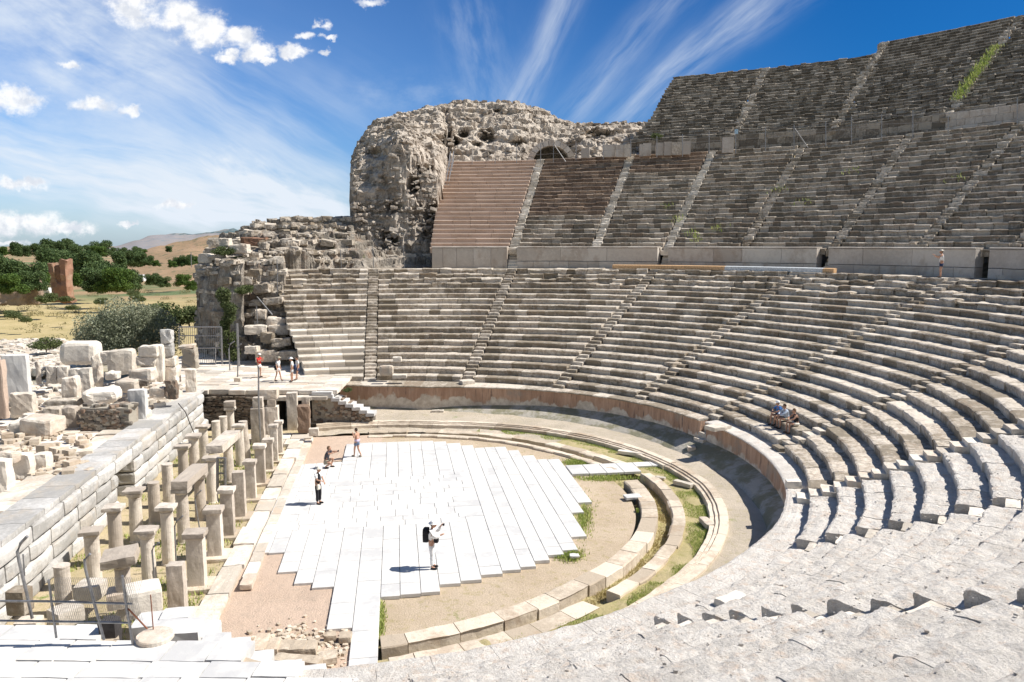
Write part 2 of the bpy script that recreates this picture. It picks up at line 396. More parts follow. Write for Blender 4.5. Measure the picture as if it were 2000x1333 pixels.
# podium walls with the walkway slab on top
def podium(th0, th1, label):
    x, y = pol(th0, rpod(th0)); root = thing('podium_wall', (float(x), float(y), 0), label, 'wall')
    n = int(abs(th1 - th0) / .5); th = np.linspace(th0, th1, n); zz = [-.3, 0, .3, .7, 1.1, 1.5, ZP - .12]
    R = rpod(th)[:, None] + np.array([0, 0, .01, .02, .03, .04, .05])[None]; A = np.radians(th)[:, None]
    v = np.stack([CX + R * np.cos(A), CY + R * np.sin(A), np.broadcast_to(np.array(zz)[None], R.shape)], 2).reshape(-1, 3)
    v += fbm3(v, .8, 3) * .03
    R2 = R + 1.0; v2 = np.stack([CX + R2 * np.cos(A), CY + R2 * np.sin(A), np.broadcast_to(np.array(zz)[None], R.shape)], 2).reshape(-1, 3)
    m = len(zz); f = grid_faces(n, m); f2 = [tuple(i + n * m for i in q[::-1]) for q in f]
    f3 = []
    for e in (0, n - 1):
        for j in range(m - 1): f3.append((e * m + j, e * m + j + 1, n * m + e * m + j + 1, n * m + e * m + j))
    mb = MB(); mb.add(np.concatenate([v, v2]), f + f2 + f3); mb.build('wall_face', M['plaster'], root)
    mb = MB()
    def rf(k, t): return rpod(t)
    t = th0
    while t > th1 + .01:
        t2 = max(th1, t - math.degrees(random.uniform(1., 1.8) / 19.)); tm = (t + t2) / 2
        dep = float(rho(1, tm) - rpod(tm)) + .1
        near = tm < -8
        def pf(dr, dzz, bev, depth, zb):
            if near: q = [(depth - depth * i / 12, .006 * math.sin(i * 2)) for i in range(12)]
            else: q = [(depth, 0), (depth * .5, 0.01)]
            return q + [(.02, -.0), (-.06, -.03), (-.06, -.10), (-.02, -.12), (depth * .5, -.13), (depth, -.13)]
        sweep_row(mb, rf, 0, ZP, t, t2, dep, -.13, blk=(3, 4), step=.1 if near else .5, amp=.02 if near else .012, prof=pf, gap=.006); t = t2
    mb.build('walkway_slabs', M['fore'] if th0 < 25 else M['seat'], root)
podium(104.5, 25.9, 'long curved podium wall with orange brown stains behind the orchestra')
podium(24.1, -96, 'curved podium wall with dark brown streaks on the right, casting the curved shade')
mb = MB()
for j in range(5):
    cx, cy = pol(25.0, rpod(25) - .75 + j * .32); block(mb, (cx, cy, 0), (.36, .85, .2 + .3 * j), rot=rad(25), n=3, noise=.02)
tag(mb.build('wall_steps', M['step']), 'small flight of steps in the gap of the stained podium wall', 'stairs')
# ---------------------------------------------------------------- diazoma and second cavea
def ring(name, rin, rout, th0, th1, zf, mat, nr=6, nth=None, noise=.02, kind='structure', ns=.6, thick=.0):
    nth = nth or int(abs(th1 - th0) / 1.0) + 2; th = np.linspace(th0, th1, nth); u = np.linspace(0, 1, nr)
    Ri = np.array([rin(t) if callable(rin) else rin for t in th], float); Ro = np.array([rout(t) if callable(rout) else rout for t in th], float)
    R = Ri[:, None] + (Ro - Ri)[:, None] * u[None]; A = np.radians(th)[:, None]
    Z = zf(u)[None] * np.ones_like(R) if callable(zf) else np.full_like(R, zf)
    v = np.stack([CX + R * np.cos(A), CY + R * np.sin(A), Z], 2).reshape(-1, 3)
    v[:, 2] += fbm(v, ns, 3) * noise
    mb = MB(); f = grid_faces(nth, nr)
    if th1 > th0: f = [q[::-1] for q in f]
    mb.add(v, [q[::-1] for q in f] if False else f); o = mb.build(name, mat); return tag(o, kind=kind)
ring('middle_walkway', lambda t: rho(19, t) + .9, lambda t: rpod2(t) + .3, 112, -30, Z19 - .01, M['walk'], 4)
ring('upper_walkway', lambda t: rho2(22, t) + .3, lambda t: rho3(0, t) + .4, 92, 8, Z2T - .02, M['walk'], 4)
st2 = [79.7, 69., 60., 50.8, 40.6, 31.5, 22.5, 13.]
wb2 = [91.0] + st2
w2d = ['reddish brown restored seating wedge beside the rocky ruin', 'dark brown seating wedge right of the reddish restored one, with broken pale rows low down',
 'middle tier seating wedge below the pale upright slabs', 'middle tier seating wedge third from the reddish one, tufts of weeds low down', 'middle tier seating wedge fourth from the reddish one',
 'middle tier seating wedge of dark uneven rows, fifth from the reddish one', 'middle tier seating wedge above the standing person in white', 'rightmost middle tier seating wedge at the picture edge']
for w in range(8):
    a0, a1 = wb2[w], wb2[w + 1]; mid = (a0 + a1) / 2; x, y = pol(mid, rho2(0, mid))
    root = thing('seating_wedge', (float(x), float(y), Z2B), w2d[w], 'seating', 'middle seating wedges')
    for k in range(0, N2 + 1):
        R = float(rho2(k, mid)); e = math.degrees(.5 / R); t0 = a0 - (e if w > 0 else 0); t1 = a1 + e
        d = float(rho2(1, mid) - rho2(0, mid)); dz = (Z2T - Z2B) / N2
        mb = MB()
        mat = M['brown'] if w == 0 else M['brown_dark'] if (w == 1 and k > 7) or (w == 2 and k > 17) else M['seat_mid']
        clean = w == 0
        sweep_row(mb, rho2, k, zrow2(k), t0, t1, d, -dz - .06, blk=(.6, 1.3) if not clean else (1.5, 2.5), step=.45, amp=.004 if clean else .04, joff=.006 if clean else .06, jz=.003 if clean else .045, skip=0)
        mb.build('seat_row', mat, root)
for i, th in enumerate(st2[:7]):
    mb = MB()
    for k in range(0, N2 + 1):
        b = float(rho2(1, th) - rho2(0, th)); r0 = float(rho2(k, th)); dz = (Z2T - Z2B) / N2
        for q in (0, 1):
            cx, cy = pol(th + random.uniform(-.12, .12), r0 - b * .1 + q * b * .5 + b * .25)
            block(mb, (cx, cy, zrow2(k) - (dz * .5 if q == 0 else 0) - .45 + random.uniform(-.03, .09)), (b * .5 + .05, random.uniform(.65, 1.0), .5), rot=rad(th), n=3, rnd=.2, noise=.05)
    for k in range(6 if i in (0, 2, 4, 6) else 0):
        cx, cy = pol(th - .1, rpod2(th) + .1 + .22 * k); block(mb, (cx, cy, Z19 - .05), (.3, .95, .28 + .28 * k), rot=rad(th), n=3, noise=.02)
    tag(mb.build('stairway', M['step'] if i < 3 else M['seat']), 'middle tier stairway, ' + ['right beside the reddish brown seating', 'between the dark brown and the grey seating', 'third from the reddish seating', 'fourth from the reddish seating', 'fifth from the reddish seating', 'sixth from the reddish seating, above the standing person', 'rightmost, near the picture edge'][i], 'stairs', 'middle stairways')
p2d = ['upper podium wall of upright pale slabs under the reddish seating', 'upper podium wall of smooth pale blocks, second from the left', 'upper podium wall third from the left, behind the left part of the plank strip',
 'upper podium wall fourth from the left, above the right end of the plank strip', 'upper podium wall left of the standing person in white', 'upper podium wall behind the standing person in white', 'upper podium wall at the far right edge', 'upper podium wall outermost on the right']
pb = [91.3, 79.7, 60.2, 41.2, 24.6, 12.]
for w in range(5):
    a0, a1 = pb[w], pb[w + 1]; mb = MB(); e = .65
    def rf(k, t): return rpod2(t) + 0 * k
    for lv, (zz, hh) in enumerate(((Z19 - .1, .75), (Z19 + .66, Z2B - Z19 - .68))):
        if w == 0: 
            if lv == 0: zz, hh, bl = Z19 - .1, Z2B - Z19 + .08, (.9, 1.7)
            else: continue
        else: bl = (1., 2.2) if lv == 0 else (2.5, 4.5)
        def pf(dr, dzz, bev, depth, zb, hh=hh): return [(.9, 0), (.03, 0), (dr * .5, -.04), (dr * .5, -hh * .5), (dr * .5, -hh + .03), (.9, -hh + .01)]
        sweep_row(mb, rf, 0, zz + hh, a0 - e, a1 + (e if w < 4 else 0), .8, -hh, blk=bl, step=.6, amp=.012, prof=pf, gap=.012)
    def pf(dr, dzz, bev, depth, zb): return [(.9, .09), (.0, .09), (-.07, .05), (-.07, -.01), (.0, -.02), (.9, -.02)]
    sweep_row(mb, rf, 0, Z2B + .02, a0 - e, a1 + (e if w < 4 else 0), .8, -.1, blk=(1.5, 3), step=.6, amp=.01, prof=pf, gap=.01)
    tag(mb.build('podium_wall', M['podium2']), p2d[w] if w < 4 else 'upper podium wall at the far right edge of the middle walkway', 'wall', 'upper podium walls')
# ---------------------------------------------------------------- third cavea
st3 = [58.6, 48.8, 38.5, 28.]
wb3 = [67.5] + st3 + [17.]
for w in range(5):
    a0, a1 = wb3[w], wb3[w + 1]; mid = (a0 + a1) / 2; x, y = pol(mid, rho3(0, mid))
    root = thing('seating_wedge', (float(x), float(y), Z3B - 1.8), ['dark grey top tier wedge at its ragged left end', 'dark grey top tier wedge between its two leftmost stairways', 'highest top tier wedge with smooth dark patch above', 'top tier wedge right of the weedy green stairway', 'top tier wedge at the far right edge of the picture'][w], 'seating', 'top seating wedges')
    mb = MB()
    def rf(k, t): return rho3(0, t) - .1 + 0 * k
    for lv in range(3):
        def pf(dr, dzz, bev, depth, zb): return [(.8, 0), (.03, 0), (dr, -.05), (dr, -.55), (dr + .02, -.6), (.8, -.6)]
        sweep_row(mb, rf, 0, Z2T + .6 + .6 * lv, a0, a1, .8, -.6, blk=(.6, 1.4), step=.6, amp=.04, prof=pf)
    mb.build('base_wall', M['seat_top'] if w < 3 else M['podium2'], root)
    n3 = 22 if w < 2 else 26
    for k in range(0, n3 + 1):
        R = float(rho3(k, mid)); e = math.degrees(.5 / R); t0 = a0 - (e if w > 0 else -(22 - k) * .06 - max(0, 8 - k) * .14); t1 = a1 + e
        mb = MB(); smooth = w == 2 and k > 17
        sweep_row(mb, rho3, k, zrow3(k), t0, t1, DR3, -DZ3 - .06, blk=(.35, 1.0), step=.5, amp=.02 if smooth else .07, joff=.02 if smooth else .09, jz=.01 if smooth else .07, skip=0, ampn=.3)
        mb.build('seat_row', M['seat_top'], root)
for i, th in enumerate(st3):
    mb = MB()
    for k in range(0, 23 if i < 1 else 27):
        r0 = float(rho3(k, th))
        for q in (0, 1):
            cx, cy = pol(th + random.uniform(-.25, .25), r0 + q * DR3 * .5); block(mb, (cx, cy, zrow3(k) - (.2 if q == 0 else 0) - .5 + random.uniform(-.08, .1)), (.42, random.uniform(.6, 1.1), .5), rot=rad(th), n=3, rnd=.3, noise=.08)
    tag(mb.build('stairway', M['seat']), 'top tier stairway, ' + ['leftmost, pale and broken', 'second from the left, leading to the step in the skyline', 'third from the left, overgrown with green weeds', 'last on the right'][i], 'stairs', 'top stairways')
# ---------------------------------------------------------------- ground sheet
def smooth(a, b, x):
    t = np.clip((x - a) / (b - a), 0, 1); return t * t * (3 - 2 * t)
def terrain_z(x, y):
    dx, dy = x - CX, y - CY; r = np.hypot(dx, dy); th = np.degrees(np.arctan2(dy, dx))
    s, t = to_st(x, y)
    thc = np.where(th < -120, 180, th)
    a = np.interp(np.clip(thc, -110, 115), T_TH, T_A); b = np.interp(np.clip(thc, -110, 115), T_TH, T_B)
    zc = ZP + DZ * (r - a) / b - 1.1
    zc = np.minimum(zc, Z19 - .8 + np.clip(r - 44, 0, 99) * .62)
    zc = np.minimum(zc, 24 + np.clip(r - 75, 0, 80) * -.12)
    zc = np.where(r < 18.2, -1.3, np.maximum(zc, -1.3))
    side = np.where(th > 0, smooth(111.5, 110, thc), smooth(-140, -112, np.where(thc > 150, -180, thc)))
    side = np.where((r > 45) & (th > 0), smooth(101, 93, thc), side)
    plain = -2.9 - 4.5 * smooth(100, 260, y) + fbm(np.stack([x, y, 0 * x], -1).reshape(-1, 3), 30, 3).reshape(x.shape) * .9
    plain = np.where(r < 30, -1.3, plain)
    return plain * (1 - side) + zc * side
rr = np.concatenate([np.linspace(.01, 17, 8), np.linspace(18.3, 80, 60), np.geomspace(84, 9000, 60)])
aa = np.radians(np.linspace(0, 360, 361)[:-1]); R, A = np.meshgrid(rr, aa, indexing='ij')
X = CX + R * np.cos(A); Y = CY + R * np.sin(A)
mb = MB(); mb.add(np.stack([X, Y, terrain_z(X, Y)], 2).reshape(-1, 3), grid_faces(len(rr), 360, True))
tag(mb.build('ground', M['ground'], smooth=True), kind='structure')
# ---------------------------------------------------------------- orchestra
def disc(): 
    th = np.linspace(0, 360, 181)[:-1]; r = np.linspace(0.01, 12.7, 40); R, A = np.meshgrid(r, np.radians(th), indexing='ij')
    v = np.stack([CX + R * np.cos(A), CY + R * np.sin(A), np.full_like(R, -.10)], 2).reshape(-1, 3)
    v[:, 2] += fbm(v, 1.2, 4) * .04 - .01; mb = MB(); mb.add(v, grid_faces(40, 180, True)); tag(mb.build('orchestra_floor', M['earth']), kind='structure')
disc()
def rk(r, amp=0): # the rings follow the podium's slightly uneven curve
    return lambda t: r
rin1 = lambda t: 12.65 if t < 25 else np.interp(t, [25, 60, 100], [12.65, 12.3, 11.9])
ring('gutter_bed', lambda t: rin1(t) - .1, 15.2, -76, 112, -.38, M['turf'], 8, noise=.12, ns=.8)
ring('turf_ring', lambda t: rg2o(t) - .2, 16.2, -90, 112, -.10, M['turf'], 8, noise=.08, ns=.7) if False else None
rg1o = lambda t: np.interp(t, [-80, -40, -8, 14, 40, 57, 71, 95], [13.55, 13.3, 13.65, 13.75, 13.05, 12.9, 12.7, 12.35])
rg2i = lambda t: rg1o(t) + .62
rg2o = lambda t: np.interp(t, [-60, -42, -20, 8, 20, 43, 58, 95], [14.1, 14.6, 14.6, 14.8, 14.3, 14.0, 13.7, 13.4])
rsi = lambda t: np.interp(t, [-90, -36, -14, 6, 20, 42, 62, 80, 110], [15.1, 15.25, 15.7, 16.1, 16.0, 15.85, 15.3, 14.6, 14.5])
rso = lambda t: rsi(t) + np.interp(t, [-90, -20, 20, 60, 110], [.95, .75, .75, .95, 1.3])
ring('turf_ring', lambda t: rg2o(t) - .15, lambda t: rsi(t) + .1, -77, 48, -.08, M['turf'], 8, noise=.07, ns=.7)
ring('earth_ring', lambda t: rg2o(t) - .15, lambda t: rsi(t) + .1, 48, 112, -.08, M['walk'], 8, noise=.07, ns=.7)
ring('lower_walkway', lambda t: rso(t) - .15, lambda t: rpod(t) + .15, -95, 113, .14, M['walk'], 8, noise=.05, ns=.9)
def kerb(name, rf, wd, zt, zb, th0, th1, label, blk=(.8, 1.6), skip=0, amp=.02, mat='kerb', prof=None, joff=.03):
    mb = MB()
    def pf(dr, dzz, bev, depth, z): return [(wd, dzz), (.04, dzz), (dr, dzz - .04), (dr, zb - zt), (wd + dr, zb - zt), (wd + dr, dzz - .04)]
    sweep_row(mb, lambda k, t: rf(t), 0, zt, th0, th1, wd, zb - zt, blk=blk, step=.3, amp=amp, prof=prof or pf, gap=.012, joff=joff, skip=skip)
    return tag(mb.build(name, M[mat]), label, 'kerb')
kerb('gutter_kerb', lambda t: rg1o(t) - .72, .72, .06, -.5, 12.5, -75.6, 'inner gutter kerb of pale blocks around the earth floor, nearest the marble paving', joff=.04)
kerb('gutter_kerb', lambda t: rg1o(t) - .4, .4, .02, -.5, 98, 21, 'far stretch of the inner gutter kerb behind the marble paving', joff=.04)
kerb('gutter_kerb', rg2i, .62, .02, -.5, 98, 21, 'far stretch of the outer gutter kerb behind the marble paving', skip=.08, joff=.05)
kerb('gutter_kerb', rg2i, .55, .04, -.5, 16.5, -42, 'outer gutter kerb of flat slabs beside the green turf strip', joff=.05)
kerb('gutter_kerb', lambda t: rg1o(t) + .35, .75, -.05, -.5, -46, -75, 'broad slabs of the outer gutter kerb at the near side', joff=.05)
def stepf(dr, dzz, bev, depth, z):
    w = .78
    return [(w, .0), (.42, .0), (.40, -.09), (.37, -.09), (.35, -.05), (.25, -.05), (.23, -.13), (.20, -.13), (.18, -.10), (.03, -.10), (0, -.14), (0, -.5), (w, -.5)]
kerb('step_kerb', rsi, .78, .24, -.4, 111, 19, 'far half of the grooved triple stepped kerb ring in front of the stained wall', prof=stepf, joff=.012, blk=(1.2, 2.2))
kerb('step_kerb', rsi, .78, .24, -.4, 18.8, -77, 'near half of the grooved triple stepped kerb ring curving right of the turf', prof=stepf, joff=.012, blk=(1.2, 2.2))
# marble paving, strips running along t
mb = MB(); bt = [(-5.6, 29.25), (-4.4, 29.1), (-4.4, 27.3), (-3.7, 27.3), (-3.69, 26.3), (-3.05, 26.2), (-3.05, 25.8), (-2.3, 25.8), (-2.3, 22.8), (-1.52, 22.8), (-1.52, 19.0), (-.7, 19.0), (-.7, 24.75), (1.0, 24.9), (1.3, 25.4), (2.2, 25.5), (2.8, 25.8), (3.6, 26.2), (4.3, 26.3), (4.9, 26.6), (5.5, 27.2), (6.15, 27.55), (6.75, 27.9), (6.76, 28.9), (7.45, 29.1), (7.5, 31.7), (8.0, 31.85), (8.02, 33.), (8.7, 33.)]
tp = [(-5.6, 41.2), (-3.3, 41.4), (-3.25, 44.9), (-2.46, 45.3), (1.7, 45.2), (2.4, 45.0), (2.6, 44.5), (3.35, 44.4), (3.4, 43.9), (4.2, 43.8), (4.3, 43.2), (6.1, 43.2), (6.2, 42.4), (6.8, 42.3), (6.9, 41.2), (7.4, 41.1), (7.45, 40.3), (8.7, 40.2)]
sx = [-5.6, -5.0, -4.4, -3.7, -3.05, -2.3, -1.52, -.7, -.05, .65, 1.3, 2.05, 2.8, 3.6, 4.3, 4.9, 5.5, 6.15, 6.78, 7.45, 8.02, 8.7]
def slab(mb, s0, s1, t0, t1, z, th=.12, g=.011, jz=.006):
    dz = random.uniform(-jz, jz); c = []
    for zz, q in ((z + dz, .01), (z + dz - .012, 0), (z - th, 0)):
        for s_, t_ in ((s0 + g + q, t0 + g + q), (s1 - g - q, t0 + g + q), (s1 - g - q, t1 - g - q), (s0 + g + q, t1 - g - q)):
            x, y = st(s_, t_); c.append((x, y, zz))
    f = [(0, 1, 2, 3)] + [(a + 4, (a + 1) % 4 + 4, (a + 1) % 4, a) for a in range(4)] + [(a + 8, (a + 1) % 4 + 8, (a + 1) % 4 + 4, a + 4) for a in range(4)]
    mb.add(c, f)
for i in range(len(sx) - 1):
    s0, s1 = sx[i], sx[i + 1]; sm = (s0 + s1) / 2
    b0 = float(np.interp(sm, [q[0] for q in bt], [q[1] for q in bt])); t1 = float(np.interp(sm, [q[0] for q in tp], [q[1] for q in tp]))
    for lo_, hi_ in ([(b0, 31.4), (38.2, t1)] if sm < 3.3 else [(b0, t1)]):
        t = lo_
        while t < hi_ - .05:
            l = random.uniform(.5, 1.6)
            if hi_ - t - l < .35: l = hi_ - t
            slab(mb, s0, s1, t, t + l, .02, g=.008); t += l
t = 31.4
while t < 38.15:                                               # older cross-laid slabs in the middle
    h_ = random.uniform(.5, .85)
    if 38.2 - t - h_ < .4: h_ = 38.2 - t
    s0 = -5.6
    while s0 < 3.55:
        l = random.uniform(.6, 1.7)
        if 3.6 - s0 - l < .5: l = 3.6 - s0
        slab(mb, s0, s0 + l, t, t + h_, .02, g=.007, jz=.006); s0 += l
    t += h_
for j in range(7):                                             # narrow marble path to the right
    s0 = 8.75 + j * .92
    slab(mb, s0, s0 + .92, 37.25 + (.9 if j > 3 else random.uniform(-.05, .05)), 38.9, .03)
o = mb.build('marble_paving', M['marble']); tag(o, kind='structure')
# foundations under the paving and bare earth left of it
def quadsheet(name, pts, z, mat, n=30, noise=.03, ns=.8):
    a, b, c, d = [np.array(p, float) for p in pts]; u, w = np.meshgrid(np.linspace(0, 1, n), np.linspace(0, 1, n), indexing='ij'); u = u[..., None]; w = w[..., None]
    p = (a * (1 - u) + b * u) * (1 - w) + (d * (1 - u) + c * u) * w
    v = np.concatenate([p, np.full(p.shape[:2] + (1,), z)], 2).reshape(-1, 3); v[:, 2] += fbm(v, ns, 4) * noise
    mb = MB(); mb.add(v, grid_faces(n, n)); return tag(mb.build(name, mat), kind='structure')
quadsheet('bare_earth', [st(-6.0, 16.5), st(-1.4, 16.5), st(-1.4, 30), st(-6.0, 30)], -.07, M['earth_pink'], 50)
quadsheet('bare_earth', [st(-6.0, 40.5), st(-1.0, 43), st(-1.0, 47.5), st(-7.0, 47.5)], -.075, M['earth_pink'], 40)
quadsheet('stage_floor', [st(-13.2, 14), st(-5.9, 14), st(-5.9, 50), st(-13.2, 50)], -.06, M['stagefloor'], 70, .06)
# kerb of long blocks along the stage front
mb = MB(); t = 21.6
while t < 46:
    l = random.uniform(1.1, 2.3); wdt = random.uniform(.62, .8); x, y = st(-6.0 - random.uniform(-.05, .05) - (.12 if t < 27 else 0), t + l / 2)
    block(mb, (x, y, -.25), (wdt, l - .04, .25 + .12 + random.uniform(-.04, .05)), rot=STR, n=4, rnd=.12, noise=.02); t += l
tag(mb.build('stage_kerb', M['marble_old']), 'row of long pale kerb blocks between the square pillars and the marble paving', 'kerb')
mb = MB(); t = 27.
while t < 46:
    l = random.uniform(.8, 1.6); x, y = st(-5.35, t + l / 2); block(mb, (x, y, -.2), (.42, l - .02, .235), rot=STR, n=3, rnd=.08, noise=.01); t += l
tag(mb.build('stage_step', M['marble_old']), 'thin step of grey slabs along the inner edge of the stage kerb', 'kerb')
def loose(px, py, size, label, mat='kerb', rot=0, z=0., group=None, tilt=(0, 0), noise=.03, rnd=.2, name='stone_block', n=4, cat='stone'):
    x, y = atz(px, py, z); mb = MB(); block(mb, (0, 0, 0), size, rot=rot, n=n, rnd=rnd, noise=0, tilt=tilt)
    v = mb.v[0] + np.array([x, y, z - .03]); v += fbm3(v, max(.2, min(size) * .6), 3) * noise; mb.v = [v]
    o = mb.build(name, M[mat]); return tag(o, label, cat, group)
loose(485, 1140, (.42, .95, .2), 'small flat pale slab lying alone on the bare earth by the stage kerb', 'marble_old', rot=STR)
loose(1236, 972, (.8, .5, .12), 'flat pale slab on the earth beside the gutter kerb', 'marble', rot=.2)
loose(1122, 1087, (.35, .25, .1), 'small pale stone on the earth at the edge of the marble paving', 'marble')
loose(1380, 1025, (.35, .95, .22), 'upright narrow pale block against the turf side of the stepped kerb', 'marble_old', rot=.1)
loose(1232, 888, (1.5, .3, .2), 'long slab lying on the turf beside the far kerb', 'marble_old', rot=-.5)
loose(1335, 948, (1., .35, .2), 'short slab lying on the turf below the stepped kerb', 'marble_old', rot=-.8)
loose(1290, 934, (.5, .25, .1), 'little pale slab on the turf near the end of the marble path', 'marble_old', rot=-.6)
for i, (px, py, s_) in enumerate([(1478, 958, .55), (1487, 972, .5), (1497, 986, .6)]):
    loose(px, py, (s_, s_ * .7, .2), ['farthest', 'middle', 'nearest'][i] + ' of three loose stones in the shade below the curved podium wall', 'kerb', rot=i, group='stones in the shade of the wall', z=.12)
loose(1350, 886, (.45, .45, .45), 'small squared stone standing at the foot of the podium wall near the wall steps', 'marble_old', z=.12)
loose(1402, 838, (1.2, .8, .22), 'pale slab lying on the walkway edge just right of the wall gap', 'marble_old', z=ZP, rot=.5)
loose(1590, 958, (.8, .4, .4), 'squared block lying on top of the curved podium wall', 'marble_old', z=ZP, rot=-.3) if False else loose(1549, 952, (.6, .4, .33), 'squared block lying on top of the curved podium wall', 'marble_old', z=ZP, rot=-.1)
loose(1437, 1206, (.95, .75, .5), 'pale angular block lying among the dark bench ends in the foreground', 'marble_old', z=2.3, rot=.7, n=4, rnd=.15, noise=.05, tilt=(.1, .1))
loose(755, 733, (1.0, .5, .75), 'rounded white stone leaning on the bottom row near the leftmost stairway', 'marble_old', z=2.3, rnd=.6)
loose(781, 738, (1.0, .5, .25), 'thin pale stone lying beside the rounded white stone', 'marble_old', z=2.25)
loose(776, 706, (.6, .4, .35), 'small squared pale stone on the third row right of the leftmost stairway', 'marble_old', z=3.45)
loose(912, 750, (.95, .8, .3), 'pale slab at the foot of the second stairway on the podium edge', 'marble_old', z=ZP, rot=.4)
loose(855, 806, (.85, .35, .2), 'flat stone at the foot of the far podium wall', 'marble_old', z=.12)
loose(1318, 722, (1.2, .9, .55), 'block jutting out beside the fourth lower stairway', 'seat', z=3.2, rot=.5)
# stones piled at the lower left corner of the orchestra
for i, (px, py, w_, l_, h_) in enumerate([(509, 1275, .42, 1.0, .38), (533, 1277, .38, .75, .35), (555, 1276, .42, .55, .3), (582, 1276, .45, .55, .3), (605, 1275, .42, .55, .28)]):
    loose(px, py, (w_, l_, h_), ['first and longest', 'second', 'third', 'fourth', 'fifth and rightmost'][i] + ' of five wedge shaped stones in a row at bottom centre', 'kerb', group='row of five wedge stones', rot=random.uniform(-.1, .1) + .1, n=4)
for i, (px, py, w_, l_, h_) in enumerate([(560, 1300, .7, .4, .3), (600, 1304, .8, .4, .3), (640, 1290, .5, .5, .2), (645, 1248, .35, .3, .2), (675, 1250, .35, .4, .2), (520, 1308, .6, .4, .25)]):
    loose(px, py, (w_, l_, h_), ['rough stone below the third wedge stone', 'rough stone below the fifth wedge stone', 'flat rough stone left of the dark slot beside the marble path', 'small reddish stone at the end of the marble strip', 'small pale stone next to the marble strip end', 'rough stone below the first wedge stone'][i], 'kerb', group='rough stones below the wedge row', rot=random.uniform(-.3, .3))
mb = MB()
for i in range(420):
    px = random.gauss(600, 45); py = random.gauss(1258, 22); x, y = atz(px, py, 0)
    if to_st(x, y)[0] > -1.6: continue
    k = random.uniform(.04, .13); block(mb, (x, y, -.08), (k * 1.4, k, k * .8), rot=random.random() * 3, n=2, rnd=.4, noise=0)
tag(mb.build('rubble_patch', M['kerb']), kind='stuff', label='patch of small broken stones between the earth and the wedge stones', cat='rubble')
# ---------------------------------------------------------------- stage colonnade
def solve_t(px, s, z=1.2):
    lo, hi = 12., 60.
    for _ in range(50):
        m = (lo + hi) / 2; x, y = st(s, m); zc = y * CP - (z - H) * SP; p = 1000 + F * x / zc
        if p < px: lo = m
        else: hi = m
    return m
def htop(py, y): return atY(1000, py, y)[1]
rnd_i = 0
def ident(n): return ['first', 'second', 'third', 'fourth', 'fifth', 'sixth', 'seventh', 'eighth', 'ninth', 'tenth'][n]
pill = [(345, 1101, .56), (383, 1037, .62), (419, 991, .58), (444, 953, .55), (467, 921, .55), (489, 899, .50), (508, 868, .52), (524, 857, .48), (535, 829, .42), (545, 822, .4)]
for i, (px, top, wd) in enumerate(pill):
    t = 24.4 + 2.05 * i if i < 8 else 24.4 + 2.05 * i
    s = -7.0 + .04 * i
    for _ in range(3): # keep the pixel column, follow the row line
        t = solve_t(px, s); break
    x, y = st(s, t); h = htop(top, y); root = thing('square_pillar', (x, y, 0), ident(i) + ' square stone pillar of the front row counting from the near railing', 'pillar', 'square pillars along the stage front', STR)
    mb = MB(); block(mb, (x, y, -.1), (wd * .92, wd * .8, h - (.16 if i not in (0, 4) else 0) + .1), rot=STR, n=6, rnd=.1, noise=.012, taper=.04); mb.build('shaft', M['column'], root)
    if i not in (0, 4):
        mb = MB(); block(mb, (x, y, h - .18), (wd * 1.16, wd * 1.08, .18), rot=STR, n=4, rnd=.2, noise=.015); mb.build('capital', M['column'], root)
    mb = MB(); block(mb, (x + .05, y, -.12), (wd * 1.7, wd * 1.8, .2), rot=STR, n=3, rnd=.2, noise=.02); mb.build('base_slab', M['kerb'], root)
# round columns: pixel x, row line s, top pixel y, capital kind, label
cols = [(121, -10.7, 1101, 0, 'plain column stub without capital nearest the railing, in front of the big block wall'),
 (181, -10.5, 1034, 1, 'round column with thin slab capital, back row, second from the railing'),
 (225, -10.4, 988, 1, 'round column with capital, back row, left of the doorway opening in the big wall'),
 (264, -10.4, 954, 2, 'round column with carved round capital right below the doorway opening'),
 (300, -10.3, 940, 0, 'plain round column stub just right of the doorway opening'),
 (328, -10.3, 904, 0, 'tall plain column stub without capital in the back row'),
 (358, -10.3, 869, 1, 'dark column with thin capital in the back row left of the long beam'),
 (380, -9.9, 849, 1, 'column with square capital where the thin wire ends'),
 (398, -10.3, 831, 1, 'slim column with dark flared capital in the back row'),
 (422, -10.2, 821, 0, 'plain stub column, left one of the pair behind the long beam'),
 (436, -10.2, 812, 0, 'plain stub column, right one of the pair behind the long beam'),
 (450, -10.2, 784, 3, 'tall dark column topped by capital and a squared block'),
 (241, -8.6, 1080, 4, 'column carrying a big tilted slab just behind the railing'),
 (289, -8.5, 1030, 2, 'column with wide flat double capital between railing and second square pillar'),
 (327, -8.5, 987, 1, 'column with thin slab capital beside the third square pillar'),
 (357, -8.5, 954, 1, 'column under the near end of the short stone beam'),
 (390, -8.5, 925, 1, 'column under the far end of the short stone beam'),
 (413, -8.5, 892, 1, 'column with dark flared capital behind the short beam'),
 (446, -8.4, 866, 0, 'tall lit column below the far end of the long beam'),
 (468, -8.4, 829, 1, 'column with square capital and yellowish edge near the far end'),
 (480, -8.2, 821, 5, 'leaning round column near the dark rubble wall')]
CPOS = {}
